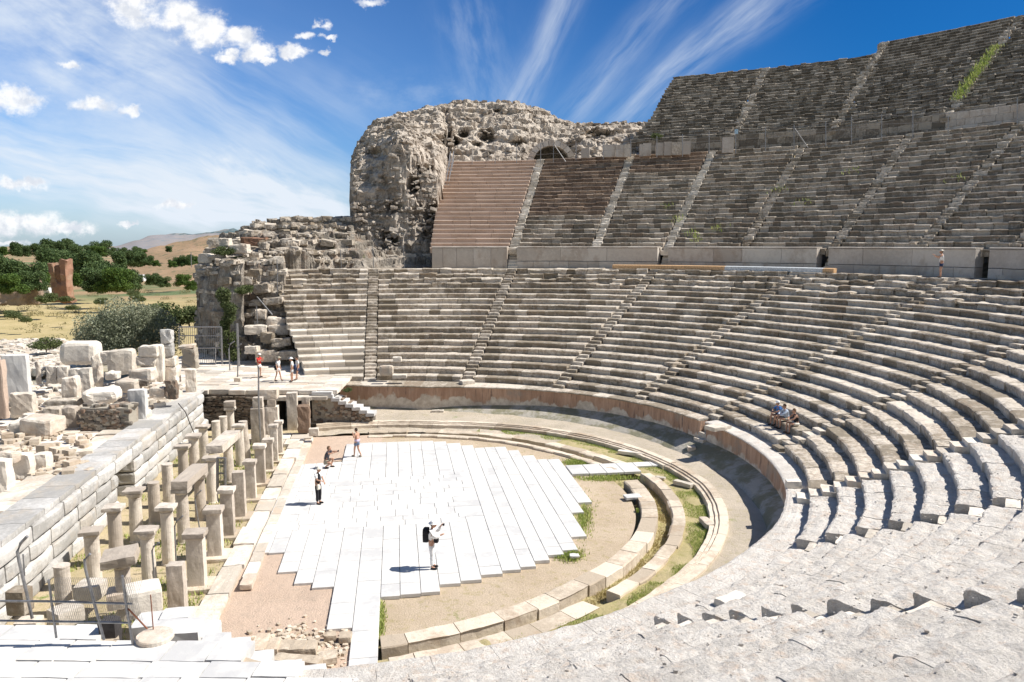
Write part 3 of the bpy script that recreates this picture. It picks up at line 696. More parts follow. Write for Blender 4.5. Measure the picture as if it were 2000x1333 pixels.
for i, (px, s, top, kind, lab) in enumerate(cols):
    t = solve_t(px, s); x, y = st(s, t); h = htop(top, y); CPOS[i] = (x, y, h)
    root = thing('round_column', (x, y, -.05), lab, 'column', 'round columns of the stage', random.uniform(0, 6))
    r = .25 if i < 8 else .24; ch = {0: 0, 1: .2, 2: .32, 3: .24, 4: .2, 5: 0}[kind]
    lean = (-.05, 0) if kind == 5 else (random.uniform(-.008, .008), random.uniform(-.008, .008))
    mb = MB(); hs = h - ch - (.35 if kind == 3 else 0) - (.25 if kind == 4 else 0)
    lathe(mb, [(r * 1.12, -.08), (r * 1.12, .04), (r * 1.02, .08)] + [(r * (1.02 - .1 * q / 8), .08 + (hs - .14) * q / 8) for q in range(1, 9)] + [(r * .97, hs - .05), (r * .97, hs)], 20, (x, y, -.05), .012, lean)
    mb.build('shaft', M['column'], root)
    if ch:
        mb = MB()
        if kind == 2: lathe(mb, [(r * .9, 0), (r * 1.1, .05), (r * 1.25, .14), (r * 1.3, .2), (r * 1.1, .22)], 18, (x, y, hs - .05), .02); block(mb, (x, y, hs + .16), (r * 2.8, r * 2.6, ch - .2), rot=STR, n=4, rnd=.2, noise=.02)
        else: lathe(mb, [(r * .9, 0), (r * 1.0, .06), (r * 1.25, .12)], 16, (x, y, hs - .05), .015); block(mb, (x, y, hs + .06), (r * 2.75, r * 2.5, ch - .06), rot=STR + random.uniform(-.08, .08), n=4, rnd=.18, noise=.02)
        mb.build('capital', M['column'], root)
    if kind == 3:
        mb = MB(); block(mb, (x, y, h - .33), (.62, .6, .34), rot=STR, n=3, rnd=.1, noise=.02); tag(mb.build('stone_block', M['column']), 'squared block set on top of the tall dark column', 'stone')
    if kind == 4:
        mb = MB(); block(mb, (x - .05, y, h - .28), (1.0, .85, .3), rot=.3, n=4, rnd=.15, noise=.02, tilt=(.12, -.1)); tag(mb.build('stone_slab', M['column']), 'big tilted slab lying on a column just behind the railing', 'stone')
def beam(a, b, w_, hh, label, ext=.35):
    (xa, ya, ha), (xb, yb, hb) = a, b; L = math.hypot(xb - xa, yb - ya) + ext * 2; mb = MB()
    ang = math.atan2(yb - ya, xb - xa) - math.pi / 2
    block(mb, ((xa + xb) / 2, (ya + yb) / 2, (ha + hb) / 2 + .003), (w_, L, hh), rot=ang, n=5, rnd=.1, noise=.02, tilt=(math.atan2(hb - ha, L) * 1., 0)); tag(mb.build('stone_beam', M['column']), label, 'beam')
beam(CPOS[15], CPOS[16], .62, .36, 'short flat stone beam resting on two columns behind the third square pillar', .3)
xb, yb = CPOS[18][0], CPOS[18][1]
beam((CPOS[17][0] - .1, CPOS[17][1] + 1.3, CPOS[17][2] + .02), (xb, yb + .2, CPOS[18][2]), .75, .38, 'long stone beam with pale top laid over the far columns', .9)
# far pillars beside the doorway
def pxblock(name, x0, x1, y0, y1, Y, label, mat='marble_old', depth=None, rot=STR, n=4, rnd=.1, noise=.02, cat='stone', group=None, tilt=(0, 0), taper=0):
    xa, zb = atY((x0 + x1) / 2, y1, Y); _, zt = atY((x0 + x1) / 2, y0, Y); wd = (x1 - x0) / F * Y * 1.0; d = depth or wd * .8
    mb = MB(); c = math.cos(rot); wd2 = wd / (abs(c) + abs(math.sin(rot)) * .6)
    block(mb, (xa, Y + d * .35, zb), (wd2, d, max(.08, zt - zb)), rot=rot, n=n, rnd=rnd, noise=noise, tilt=tilt, taper=taper)
    return tag(mb.build(name, M[mat]), label, cat, group)
pxblock('square_pillar', 490, 516, 798, 868, 43.5, 'broad weathered pier left of the mast, tallest at the far end of the colonnade', 'column', noise=.03, n=6, cat='pillar')
pxblock('stone_block', 492, 513, 777, 797, 43.6, 'block on top of the broad pier left of the mast', 'column', n=4)
pxblock('square_pillar', 516, 544, 795, 850, 44.5, 'broad weathered pier right of the mast in front of the doorway', 'column', noise=.03, n=6, cat='pillar')
pxblock('stone_block', 521, 538, 781, 795, 44.5, 'small block on top of the pier in front of the doorway', 'column')
pxblock('stone_slab', 503, 541, 761, 780, 44.6, 'pale slab crowning the pier beside the doorway', 'marble_old', depth=1.0)
pxblock('door_jamb', 560, 582, 768, 846, 48.0, 'tall lit door jamb of the dark vaulted passage', 'column', n=6, cat='pillar', depth=.6)
pxblock('wall_stub', 580, 603, 795, 845, 46.2, 'low stepped stub wall beside the fieldstone stair wall', 'rubble', depth=1.0, n=6, noise=.07, cat='wall')
pxblock('wall_slab', 590, 606, 776, 840, 46.9, 'thin upright slab at the left end of the fieldstone wall', 'marble_old', depth=.35, cat='wall')
pxblock('stone_block', 602, 622, 838, 852, 44.6, 'block at the foot of the stub wall by the stepped kerb', 'marble_old')
# paved threshold at the far end of the stage
mb = MB()
for j, (a, b, c_, d_) in enumerate([(-5.9, -4.6, 46.6, 47.9), (-4.55, -3.3, 46.5, 47.8), (-6.2, -4.8, 45.1, 46.5), (-4.75, -3.7, 45.2, 46.4), (-7.3, -6, 46.8, 48.2)]): slab(mb, a - 1.9, b - 1.9, c_, d_, .12 + .02 * (j % 2), .2)
tag(mb.build('threshold_paving', M['marble_old']), kind='structure')
# far parodos building: platform, dark rubble walls, doorway
def prism(mb, pts, z0, z1, noise=0, sub=1):
    pts = [np.array(p, float) for p in pts]; q = []
    for i in range(len(pts)):
        for k in range(sub): q.append(pts[i] + (pts[(i + 1) % len(pts)] - pts[i]) * k / sub)
    n = len(q); nz = max(2, int((z1 - z0) / .4) + 1) if noise else 2
    v = np.array([[p[0], p[1], z0 + (z1 - z0) * k / (nz - 1)] for k in range(nz) for p in q])
    if noise: v += fbm3(v, .7, 3) * noise * np.array([1, 1, .3])
    f = grid_faces(nz, n, True); f.append(list(range(n))[::-1]); f.append([(nz - 1) * n + i for i in range(n)]); mb.add(v, f)
root = thing('side_entrance', (-17, 50, 0), 'far side entrance building with paved platform on dark rubble walls and a doorway', 'building')
PZ = 2.25
mb = MB(); prism(mb, [(-20.2, 49.2), (-16.6, 49.0), (-16.4, 52), (-20.2, 52)], -.2, PZ - .22, .05, 6); prism(mb, [(-12.95, 49.0), (-9.9, 49.25), (-10.6, 51), (-12.95, 51)], -.2, .4, .03, 5)

for j in range(260):
    x = random.uniform(-20.1, -16.7); z = random.uniform(0, 1.85); k = random.uniform(.08, .2); block(mb, (x, 49.02 + (x + 18) * .01, z), (k * 2.2, .2, k * .8), n=3, rnd=.5, noise=.03)
mb.build('rubble_face', M['rubble_dark'], root)
mb = MB(); prism(mb, [(-15.1, 50.7), (-12.9, 50.7), (-12.9, 51.5), (-15.1, 51.5)], -.2, PZ - .25, .03, 4); mb.build('passage_shade_back', M['dark'], root)  # near-black back wall, the passage's shade put into its colour
mb = MB(); prism(mb, [(-16.6, 49.05), (-15.5, 49.0), (-15.5, 51.5), (-16.6, 51.5)], -.2, PZ - .22, .04, 4); mb.build('doorway_wall', M['rubble_dark'], root)
mb = MB(); rng = random.Random(3)
u = -27.5
while u < -12.6:
    wdt = rng.uniform(.9, 1.5); v_ = 49.0 + rng.uniform(-.35, .15) + (.2 if u < -17 else 0)
    first = True
    while v_ < 67:
        l = rng.uniform(.8, 1.6)
        if u - (v_ - 49) * .12 > -30: block(mb, (u + wdt / 2 - (v_ - 49) * .05, v_ + l / 2, PZ - .22), (wdt - .03, l - .03, .22 + rng.uniform(-.02, .03) + (.06 if first else 0)), n=3, rnd=.12, noise=.012)
        v_ += l; first = False
    u += wdt
mb.build('platform_paving', M['marble_old'], root)
mb = MB()
for j in range(3): block(mb, (-14.6 + j * 1.0, 48.8 + .1 * j, PZ - .5), (1.3, .9, .24), n=3, rnd=.15, noise=.02, rot=.05)
mb.build('lintel', M['marble_old'], root)
# fieldstone wall with climbing steps
root = thing('stair_wall', (-11.5, 49.3, 0), 'dark fieldstone wall with bright stone steps descending to the right', 'wall')
mb = MB(); prof = [(-13.0, 2.05), (-11.6, 2.0), (-11.0, 1.75), (-10.5, 1.45), (-10.0, 1.1), (-9.5, .8), (-9.1, .5)]
for j in range(len(prof) - 1):
    prism(mb, [(prof[j][0], 49.05 - .0 * j), (prof[j + 1][0], 49.05), (prof[j + 1][0], 50.2), (prof[j][0], 50.2)], -.2, prof[j + 1][1] - .0, .02, 4)
mb.build('fieldstone_face', M['rubble'], root)
mb = MB()
for j in range(9): block(mb, (-12.3 + .0 + max(0, j - 1) * .44, 49.35, 2.02 - .20 * max(0, j - 1)), (1.3 if j == 0 else .55, 1.1, .22), n=3, rnd=.1, noise=.015)
mb.build('step', M['marble'], root)
mb = MB(); v_ = []
for j in range(90):
    x = random.uniform(-12.9, -9.3); zt = np.interp(x, [q[0] for q in prof], [q[1] for q in prof]) - .2; z = random.uniform(0, max(.1, zt)); k = random.uniform(.09, .22); block(mb, (x, 49.02, z), (k * 1.3, .14, k), n=3, rnd=.5, noise=.02)
mb.build('facing_stones', M['rubble'], root)
# big wall of bulging ashlar
root = thing('ashlar_wall', st(-12.3, 33) + (0,), 'big wall of bulging grey marble blocks in four courses behind the columns', 'wall')
OA, OB = solve_t(229, -12.3, 1.), solve_t(262, -12.3, 1.)
mb = MB(); rng = random.Random(5)
for cidx in range(4):
    z0 = -.1 + cidx * .6; hh = .6; t = 12 + rng.random()
    while t < 50.4:
        l = rng.uniform(1.2, 2.6)
        if cidx < 3 and OA - .05 < t < OB - .01: t = OB; continue
        if t < OA < t + l and cidx < 3: l = OA - t
        if l > .3:
            x, y = st(-12.75, t + l / 2)
            block(mb, (x, y, z0), (.95, l - .03, hh - .015), rot=STR, n=6, rnd=.25, noise=.02, bulge=.10)
        t += l
mb.build('course_blocks', M['ashlar'], root)
mb = MB(); t = 12.
while t < 50.6:
    l = rng.uniform(1.2, 2.4); x, y = st(-13.0, t + l / 2); block(mb, (x, y, 2.28), (1.3, l - .02, .22), rot=STR, n=4, rnd=.2, noise=.02); t += l
mb.build('coping', M['ashlar'], root)
mb = MB(); a_, b_ = st(-13.2, 33.2), st(-13.2, 35.8); c_, d_ = st(-14.4, 35.8), st(-14.4, 33.2); prism(mb, [st(-13.25, OA - .4), st(-13.25, OB + .4), st(-13.7, OB + .4), st(-13.7, OA - .4)], -.3, 2.2); mb.build('doorway_shade_back', M['dark'], root)  # backing coloured near black so the doorway looks deep in shade
mb = MB(); prism(mb, [st(-26, 10), st(-13.45, 10), st(-13.45, 50.5), st(-26, 50.5)], -1.6, 2.2, 0); tag(mb.build('stage_fill', M['rubble']), 'low ruined mass of the stage building behind the marble block wall', 'wall')
mb = MB(); rng = random.Random(8); s_ = -13.4
for j in range(10):
    t = 10 + rng.random(); wdt = rng.uniform(.9, 1.6)
    while t < 50:
        l = rng.uniform(1, 2.4); x, y = st(s_ - wdt / 2, t + l / 2)
        block(mb, (x, y, 2.0), (wdt - .03, l - .03, .28 + rng.uniform(-.1, .12)), rot=STR + rng.uniform(-.02, .02), n=4, rnd=.25, noise=.04); t += l
    s_ -= wdt
tag(mb.build('stage_terrace', M['marble_old']), kind='structure')
# ruins on the stage building
RU = [
 ('stone_block', 116, 188, 669, 714, 50, 'marble_old', 'big rounded pale block, highest at left in the stage ruins, before the olive', dict(rnd=.5, depth=1.6)),
 ('stone_block', 208, 260, 685, 732, 49, 'marble_old', 'large squared block with pitted left face right of the big rounded block', dict(depth=1.2)),
 ('stone_block', 195, 214, 688, 712, 50, 'marble_old', 'dark stone wedged left of the large pitted block', {}),
 ('statue_torso', 177, 200, 694, 756, 45, 'marble_old', 'worn draped statue stump standing among the white slabs', dict(rnd=.8, noise=.09, taper=.25, n=8)),
 ('wall_slab', 135, 180, 720, 782, 43.5, 'marble_old', 'broad white upright slab left of the statue stump', dict(depth=.5)),
 ('stone_block', 90, 112, 716, 750, 46, 'marble_old', 'left one of two white squared blocks on the dark ledge', {}),
 ('stone_block', 112, 133, 716, 750, 46, 'marble_old', 'right one of two white squared blocks on the dark ledge', {}),
 ('column_stub', 70, 80, 706, 752, 46, 'column', 'slender grey column stub standing by the far left blocks', dict(rnd=.9)),
 ('stone_block', 270, 308, 676, 697, 46, 'marble_old', 'top block of the stack left of the tall slab', {}),
 ('stone_block', 264, 302, 697, 716, 46, 'marble_old', 'middle block of the stack left of the tall slab', {}),
 ('stone_block', 269, 305, 716, 746, 46, 'marble_old', 'bottom block of the stack left of the tall slab', {}),
 ('wall_slab', 301, 319, 675, 746, 46.3, 'marble_old', 'tall narrow upright slab between two block stacks', dict(depth=.8)),
 ('stone_block', 312, 335, 645, 672, 47, 'ashlar', 'topmost block of the highest stack, bluish grey', {}),
 ('stone_block', 313, 337, 672, 698, 47, 'ashlar', 'second block from the top of the highest stack', {}),
 ('stone_block', 316, 343, 698, 716, 47, 'marble_old', 'third block from the top of the highest stack', {}),
 ('stone_block', 318, 347, 716, 750, 47, 'marble_old', 'bottom block of the highest stack', {}),
 ('brick_pier', 355, 383, 681, 722, 50, 'rubble', 'rough brown rubble pier with a flat slab on top, before the metal gate', dict(noise=.1, n=6)),
 ('stone_slab', 346, 378, 675, 681, 50, 'marble_old', 'flat slab lying on the rough rubble pier', {}),
 ('wall_slab', 360, 383, 722, 773, 47.5, 'marble_old', 'white upright slab at the end of the block wall', dict(depth=.6)),
 ('stone_slab', 250, 297, 722, 748, 44.5, 'marble_old', 'wide dark fronted slab below the block stack', dict(depth=1.2, rnd=.4)),
 ('stone_slab', 204, 231, 727, 743, 45, 'marble_old', 'small cut slab below the large pitted block', dict(rnd=.4)),
 ('stone_slab', 224, 266, 744, 768, 43, 'marble_old', 'long slab tilted to the right below the wide slab', dict(rnd=.3)),
 ('stone_block', 266, 287, 744, 756, 43.5, 'rubble', 'small dark block right of the tilted long slab', {}),
 ('boulder', 154, 226, 762, 791, 41, 'marble_old', 'big flat boulder lying on the fieldstone rubble wall', dict(rnd=.7, noise=.08, depth=1.6, n=6)),
 ('wall_slab', 250, 287, 762, 828, 40, 'marble', 'bright white upright slab right of the fieldstone rubble wall', dict(depth=.5)),
 ('square_pillar', 120, 152, 738, 784, 42, 'marble_old', 'white squared pier above the dark lintel', {}),
 ('stone_lintel', 87, 152, 782, 796, 41, 'seat', 'long dark lintel under the white squared pier', dict(depth=.9)),
 ('square_pillar', 121, 152, 796, 856, 39, 'column', 'lower square pillar left of the fieldstone rubble wall', dict(n=6)),
 ('wall_slab', 86, 121, 797, 856, 39.6, 'seat', 'grey wall piece left of the lower square pillar', dict(noise=.05)),
 ('wall_slab', 20, 66, 770, 816, 41, 'seat', 'grey shaded wall of smooth blocks at far left', dict(depth=.6)),
 ('wall_slab', 20, 66, 822, 858, 37.5, 'marble_old', 'long worn bench of stone at the left edge', dict(depth=1.6, rnd=.4)),
 ('wall_slab', 8, 57, 694, 782, 43, 'marble', 'tall white smooth wall with curved right edge at far left', dict(depth=.6)),
 ('square_pillar', -6, 13, 705, 818, 40, 'brown', 'pinkish pilaster at the left edge of the picture', {}),
 ('boulder', 40, 106, 818, 852, 37.0, 'marble_old', 'thick grey boulder lying with dark front at left', dict(rnd=.4, depth=1.5, noise=.06)),
 ('wall_slab', 322, 345, 745, 780, 43, 'rubble', 'dark weathered end stone below the highest stack', dict(noise=.08)),
 ('stone_block', 290, 322, 757, 778, 43, 'marble_old', 'pitted stone beside the dark weathered end stone', dict(rnd=.4)),
 ('wall_slab', 20, 62, 888, 962, 30.5, 'marble_old', 'large white upright slab, right of two at the lower left', dict(depth=.6)),
 ('wall_slab', -25, 20, 900, 1000, 28.5, 'marble_old', 'large white upright slab cut by the left edge of the picture', dict(depth=.6)),
 ('wall_slab', 62, 95, 888, 935, 31.5, 'marble_old', 'smaller upright slab beside the rounded boulders', dict(depth=.6)),
 ('boulder', 96, 118, 908, 926, 32, 'kerb', 'left one of two rounded yellowish boulders on the ledge', dict(rnd=.7)),
 ('boulder', 117, 131, 901, 922, 32.2, 'kerb', 'right one of two rounded yellowish boulders on the ledge', dict(rnd=.5)),
 ('stone_slab', 100, 143, 923, 938, 31.5, 'marble_old', 'pale slab lying below the two yellowish boulders', dict(rnd=.3)),
 ('stone_slab', -10, 30, 885, 908, 30.0, 'marble_old', 'rounded cornice slab lying on the white slabs at the left edge', dict(rnd=.6)),
 ('wall_slab', 95, 150, 855, 880, 37.2, 'marble_old', 'low white ledge stone below the lower square pillar', dict(depth=.8)),
 ('stone_slab', 155, 235, 853, 862, 38.2, 'marble_old', 'long thin plinth stone under the fieldstone rubble wall', dict(depth=.7)),
]
for nm, x0, x1, y0, y1, Y, mt, lab, kw in RU:
    kw = dict(kw); pxblock(nm, x0, x1, y0, y1, Y, lab, mt, noise=kw.pop('noise', .055 if mt != 'marble' else .025), n=kw.pop('n', 6), rnd=kw.pop('rnd', .26), rot=STR + random.uniform(-.14, .14), tilt=(random.uniform(-.03, .03), random.uniform(-.04, .04)), **kw)
# fieldstone rubble wall on the ledge
root = thing('rubble_wall', (-21, 39, 2.2), 'low fieldstone rubble wall of brown stones above the big block wall', 'wall')
xa, za = atY(157, 853, 38.5); xb_, zb_ = atY(252, 853, 38.5); zt = atY(200, 795, 38.5)[1]
mb = MB(); prism(mb, [(xa, 38.6), (xb_, 38.6), (xb_, 39.6), (xa, 39.6)], za, zt - .1, .04, 6); mb.build('wall_core', M['rubble'], root)
mb = MB()
for j in range(110):
    k = random.uniform(.12, .3); x = random.uniform(xa, xb_); fz = random.random(); block(mb, (x, 38.58, za + fz * (zt - za - .25)), (k * 1.4, .22, k * .8), rot=random.uniform(-.2, .2), n=3, rnd=.5, noise=.03)
for j in range(26): block(mb, (random.uniform(xa, xb_), random.uniform(38.7, 39.5), zt - .15), (random.uniform(.2, .5), .35, .2), rot=random.random() * 3, n=3, rnd=.5, noise=.04)
mb.build('facing_stones', M['rubble'], root)
mb = MB()
for j in range(210):
    px = random.uniform(0, 175); py = random.uniform(845, 935) if px > 60 else random.uniform(850, 890); x, y = atz(px, py, 2.25); k = random.uniform(.05, .16) + random.random() ** 3 * .35
    block(mb, (x, y, 2.2 + random.random() * .15), (k * 1.3, k, k * .8), rot=random.random() * 3, n=2, rnd=.25, noise=.02)
tag(mb.build('rubble_heap', M['kerb']), 'small broken stones scattered over the ledge at left', 'rubble', kind='stuff')
mb = MB()
for j in range(520):
    px = random.uniform(0, 350); py = random.uniform(700, 800); Y = random.uniform(40, 50); x = (px - 1000) / F * Y; s_, t_ = to_st(x, Y)
    if s_ > -13.4: continue
    k = random.uniform(.12, .55); block(mb, (x, Y, 2.15 + random.random() * .3), (k * 1.5, k, k * .8), rot=random.random() * 3, n=3, rnd=.3, noise=.04)
tag(mb.build('rubble_heap', M['marble_old']), 'jumble of fallen pale stones filling the stage ruins between the slabs', 'rubble', kind='stuff')
# pale fallen stones beyond the stage, at the edge of the dry field
mb = MB()
for j in range(1500):
    px = random.gauss(80, 70); py = random.uniform(668, 730); x, y = atz(px, py, -2.6)
    if px > 190: continue
    k = random.uniform(.15, .7); block(mb, (x, y, -2.9), (k * 1.5, k, k * .9 + .3), rot=random.random() * 3, n=2, rnd=.3, noise=.04)
tag(mb.build('fallen_stones', M['marble_old']), 'field of pale fallen marble fragments before the dry meadow', 'rubble', kind='stuff')
# ---------------------------------------------------------------- near side entrance with railing
root = thing('near_entrance', (-9, 16.5, 1.5), 'paved marble platform of the near side entrance at the bottom left corner', 'platform')
NZ = 2.0
mb = MB(); rng = random.Random(11)
def poly_in(x, y, poly):
    r = False; n = len(poly)
    for i in range(n):
        x1, y1 = poly[i]; x2, y2 = poly[(i + 1) % n]
        if (y1 > y) != (y2 > y) and x < (x2 - x1) * (y - y1) / (y2 - y1) + x1: r = not r
    return r
A_ = [atz(*q, NZ) for q in [(-60, 1222), (228, 1216), (236, 1256), (300, 1275), (430, 1262), (560, 1298), (640, 1345), (600, 1440), (-80, 1440)]]
y = 13.2
while y < 19:
    dy_ = rng.uniform(.6, 1.0); x = -14.5 + rng.random() * .5
    while x < -3:
        dx_ = rng.uniform(.8, 1.7)
        if poly_in(x + dx_ / 2, y + dy_ / 2, A_): block(mb, (x + dx_ / 2, y + dy_ / 2, NZ - .3), (dx_ - .025, dy_ - .025, .3 + rng.uniform(-.015, .015)), rot=-.03, n=4, rnd=.06, noise=.012)
        x += dx_
    y += dy_
mb.build('paving_slabs', M['marble'], root)
mb = MB(); prism(mb, [A_[0], A_[1], A_[2], A_[4], A_[5], A_[6], (-3.5, 12), (-16, 12)], -.3, NZ - .1, .03, 4); mb.build('platform_mass', M['kerb'], root)
mb = MB()
for j, (px, py, z, w_, l_, h_) in enumerate([(345, 1222, 1.5, 1.3, .9, .9), (395, 1228, 1.2, .8, 1.0, .5), (345, 1196, 1.2, .8, .7, .6), (415, 1258, 1.6, .7, 1.2, .5), (455, 1268, 1.3, .7, 1.3, .5), (500, 1290, 1.1, .75, 1.0, .5), (555, 1305, 1.1, .8, .8, .5), (600, 1315, .9, .9, .8, .6), (300, 1208, 1.1, 1.0, 1.0, .9), (640, 1328, .9, .8, .8, .6)]):
    x, y = atz(px, py, z); block(mb, (x, y, z - h_), (w_, l_, h_), rot=STR, n=4, rnd=.1, noise=.02)
mb.build('step', M['marble'], root)
loose(283, 1192, (.95, .95, .8), 'white carved pyramid shaped stone behind the railing', 'marble_old', z=.8, rot=.5, n=6) 
loose(217, 1262, (.42, .42, .75), 'dark trapezoid stone beside the last railing post', 'dark', z=1.6, rot=.1)
loose(58, 1236, (.6, .5, .42), 'brown trapezoid stone below the railing at the left edge', 'kerb', z=1.3, rot=.1)
loose(40, 1195, (.55, .5, .75), 'dark stained stump below the left bent pole', 'seat', z=.9)
mb = MB(); x, y = atz(303, 1248, NZ); lathe(mb, [(.42, 0), (.44, .03), (.44, .11), (.42, .14)], 24, (x, y, NZ - .02), .01); tag(mb.build('stone_disc', M['marble_old']), 'round flat column drum lying right of the railing', 'stone')
for j, (px, py) in enumerate([(178, 1165), (130, 1215), (235, 1180)]):
    loose(px, py, (.8, .7, .5), ['pale flat slab topped stump left of the railing post', 'pale broken stone low behind the railing', 'small pinkish stone behind the railing'][j], 'marble_old', z=.5, rot=j)
def pole(name, pix, Y, r, label, mat='metal', cat='pole', base=None, n=8):
    pts = [];
    for q in pix:
        yy_ = Y if len(q) == 2 else q[2]; x, z = atY(q[0], q[1], yy_); pts.append((x, yy_, z))
    mb = MB(); tube(mb, pts, r, n); return tag(mb.build(name, M[mat]), label, cat)
root = thing('railing', atz(258, 1265, NZ) + (NZ,), 'grey pipe railing with wire mesh at the bottom left corner', 'railing')
ry = [atz(258, 1265, NZ)[1], atz(258, 1265, NZ)[1] + .15]
def rp(px, py, Y=None): 
    Y = Y or 17.7; x, z = atY(px, py, Y); return (x, Y, z)
for nm, pts, r in [('rail', [rp(-60, 1174), rp(90, 1175), rp(258, 1180)], .028), ('rail', [rp(-60, 1212), rp(90, 1214), rp(256, 1217)], .028), ('post', [rp(239, 1125), rp(246, 1180), rp(261, 1266)], .032), ('post', [rp(176, 1082), rp(165, 1094), rp(167, 1113), rp(203, 1250)], .032), ('post', [rp(95, 1133), rp(101, 1178), rp(110, 1246)], .028), ('brace', [rp(250, 1189), rp(270, 1210), rp(288, 1229)], .02)]:
    mb = MB(); tube(mb, pts, r, 8); mb.build(nm, M['metal'] if nm != 'brace' else M['rust'], root)
mb = MB()
for j in range(46):
    u = 90 + j * 3.7; a = rp(u, 1130 + (u - 90) * .0); b = rp(u + 30, 1213)
    tube(mb, [rp(u, 1128), rp(u + 22, 1213)], .0035, 3); tube(mb, [rp(u + 22, 1128), rp(u, 1213)], .0035, 3)
mb.build('wire_mesh', M['metal'], root)
pole('bent_pole', [(53, 1048), (40, 1062), (34, 1078), (37, 1096), (50, 1150), (63, 1208)], 19.5, .04, 'thick bent pipe pole at the left edge behind the railing')
pole('thin_rod', [(45, 1083), (48, 1125)], 19.6, .02, 'thin white rod beside the thick bent pole', 'metal')
pole('rusty_rod', [(294, 1162), (300, 1237)], 18.2, .014, 'thin rusty rod standing in the round stone disc', 'rust')
pole('bent_pole', [(311, 1060), (300, 1068), (297, 1076), (300, 1110), (304, 1180)], 23.5, .03, 'bent pole between the first square pillar and the wide capital column')
pole('bent_pole', [(357, 1008), (345, 1019), (341, 1028), (344, 1100)], 26.5, .03, 'bent pole in front of the second square pillar')
pole('bent_pole', [(393, 958), (383, 968), (381, 978), (390, 1034)], 29.5, .03, 'bent pole in front of the third square pillar')
pole('thin_wire', [(348, 788), (362, 805), (372, 830), (381, 850)], 42, .025, 'thin dark wire curving down from the block wall to a column', 'dark')
pole('mast', [(505, 716), (505, 780), (509, 866)], 43.2, .05, 'tall thin metal mast standing before the far platform')
pole('bent_pole', [(458, 667), (450, 672), (447, 682), (449, 724)], 55, .05, 'left bent pole on the far platform beside the gate')
pole('bent_pole', [(471, 672), (465, 680), (464, 740)], 52.5, .05, 'right bent pole on the far platform beside the gate')
pole('post', [(463, 632), (465, 680), (467, 716)], 57, .09, 'thick grey post behind the bent poles on the far platform')
pole('post', [(501, 598), (503, 632)], 60, .04, 'thin post standing on the ruined tower beside the lower seats')
loose(465, 745, (.45, .4, .28), 'small brown stone at the foot of the right bent pole', 'kerb', z=PZ + .2)
# barred gates
def gate(x0, x1, y0, y1, Y, nb, label, rail_y):
    root = thing('metal_gate', atY((x0 + x1) / 2, y1, Y)[:1] + (Y, atY(x0, y1, Y)[1]), label, 'gate')
    mb = MB(); P4 = [(x0, y0), (x1, y0), (x1, y1), (x0, y1), (x0, y0)]
    for a, b in zip(P4, P4[1:]): tube(mb, [(atY(a[0], a[1], Y)[0], Y, atY(a[0], a[1], Y)[1]), (atY(b[0], b[1], Y)[0], Y, atY(b[0], b[1], Y)[1])], .05, 6)
    for yy_ in rail_y: tube(mb, [(atY(x0, yy_, Y)[0], Y, atY(x0, yy_, Y)[1]), (atY(x1, yy_, Y)[0], Y, atY(x1, yy_, Y)[1])], .04, 6)
    mb.build('frame', M['metal'], root); mb = MB()
    for j in range(1, nb):
        px = x0 + (x1 - x0) * j / nb; a = atY(px, y0, Y); b = atY(px, y1, Y); tube(mb, [(a[0], Y, a[1]), (b[0], Y, b[1])], .018, 5)
    mb.build('bars', M['metal'], root)
gate(350, 432, 639, 680, 57.5, 22, 'upper grey barred metal gate panel behind the platform', [656])
gate(378, 421, 680, 712, 57.4, 10, 'lower grey barred metal door below the gate panel', [])
gate(424, 440, 895, 960, 33, 5, 'small grey metal grille leaning between the round columns', [925])
pole('post', [(432, 640), (434, 712)], 57.5, .07, 'right post of the barred gate')
# ---------------------------------------------------------------- rocky ruins
def patch(name, x0, x1, y0, y1, nx, ny, zf, mat, label, cat, disp, ds, smoothf=False, post=None):
    X, Y = np.meshgrid(np.linspace(x0, x1, nx), np.linspace(y0, y1, ny), indexing='ij'); Z = zf(X, Y)
    v = np.stack([X, Y, Z], 2).reshape(-1, 3)
    for a, b in zip(disp, ds): v += fbm3(v, b, 3) * a
    if post is not None: v = post(v)
    mb = MB(); mb.add(v, grid_faces(nx, ny)); o = mb.build(name, mat, smooth=smoothf); return tag(o, label, cat)
def PXX(X, Y, Z=20.): return 1000 + F * X / (Y * CP - (Z - H) * SP)
tx = [640, 668, 674, 682, 690, 705, 730, 765, 800, 850, 900, 960, 1020, 1050, 1080, 1110, 1150, 1200, 1250, 1290, 1330, 1400]
ty = [520, 505, 425, 345, 308, 280, 251, 233, 226, 217, 209, 213, 211, 219, 236, 248, 251, 249, 246, 240, 236, 229]
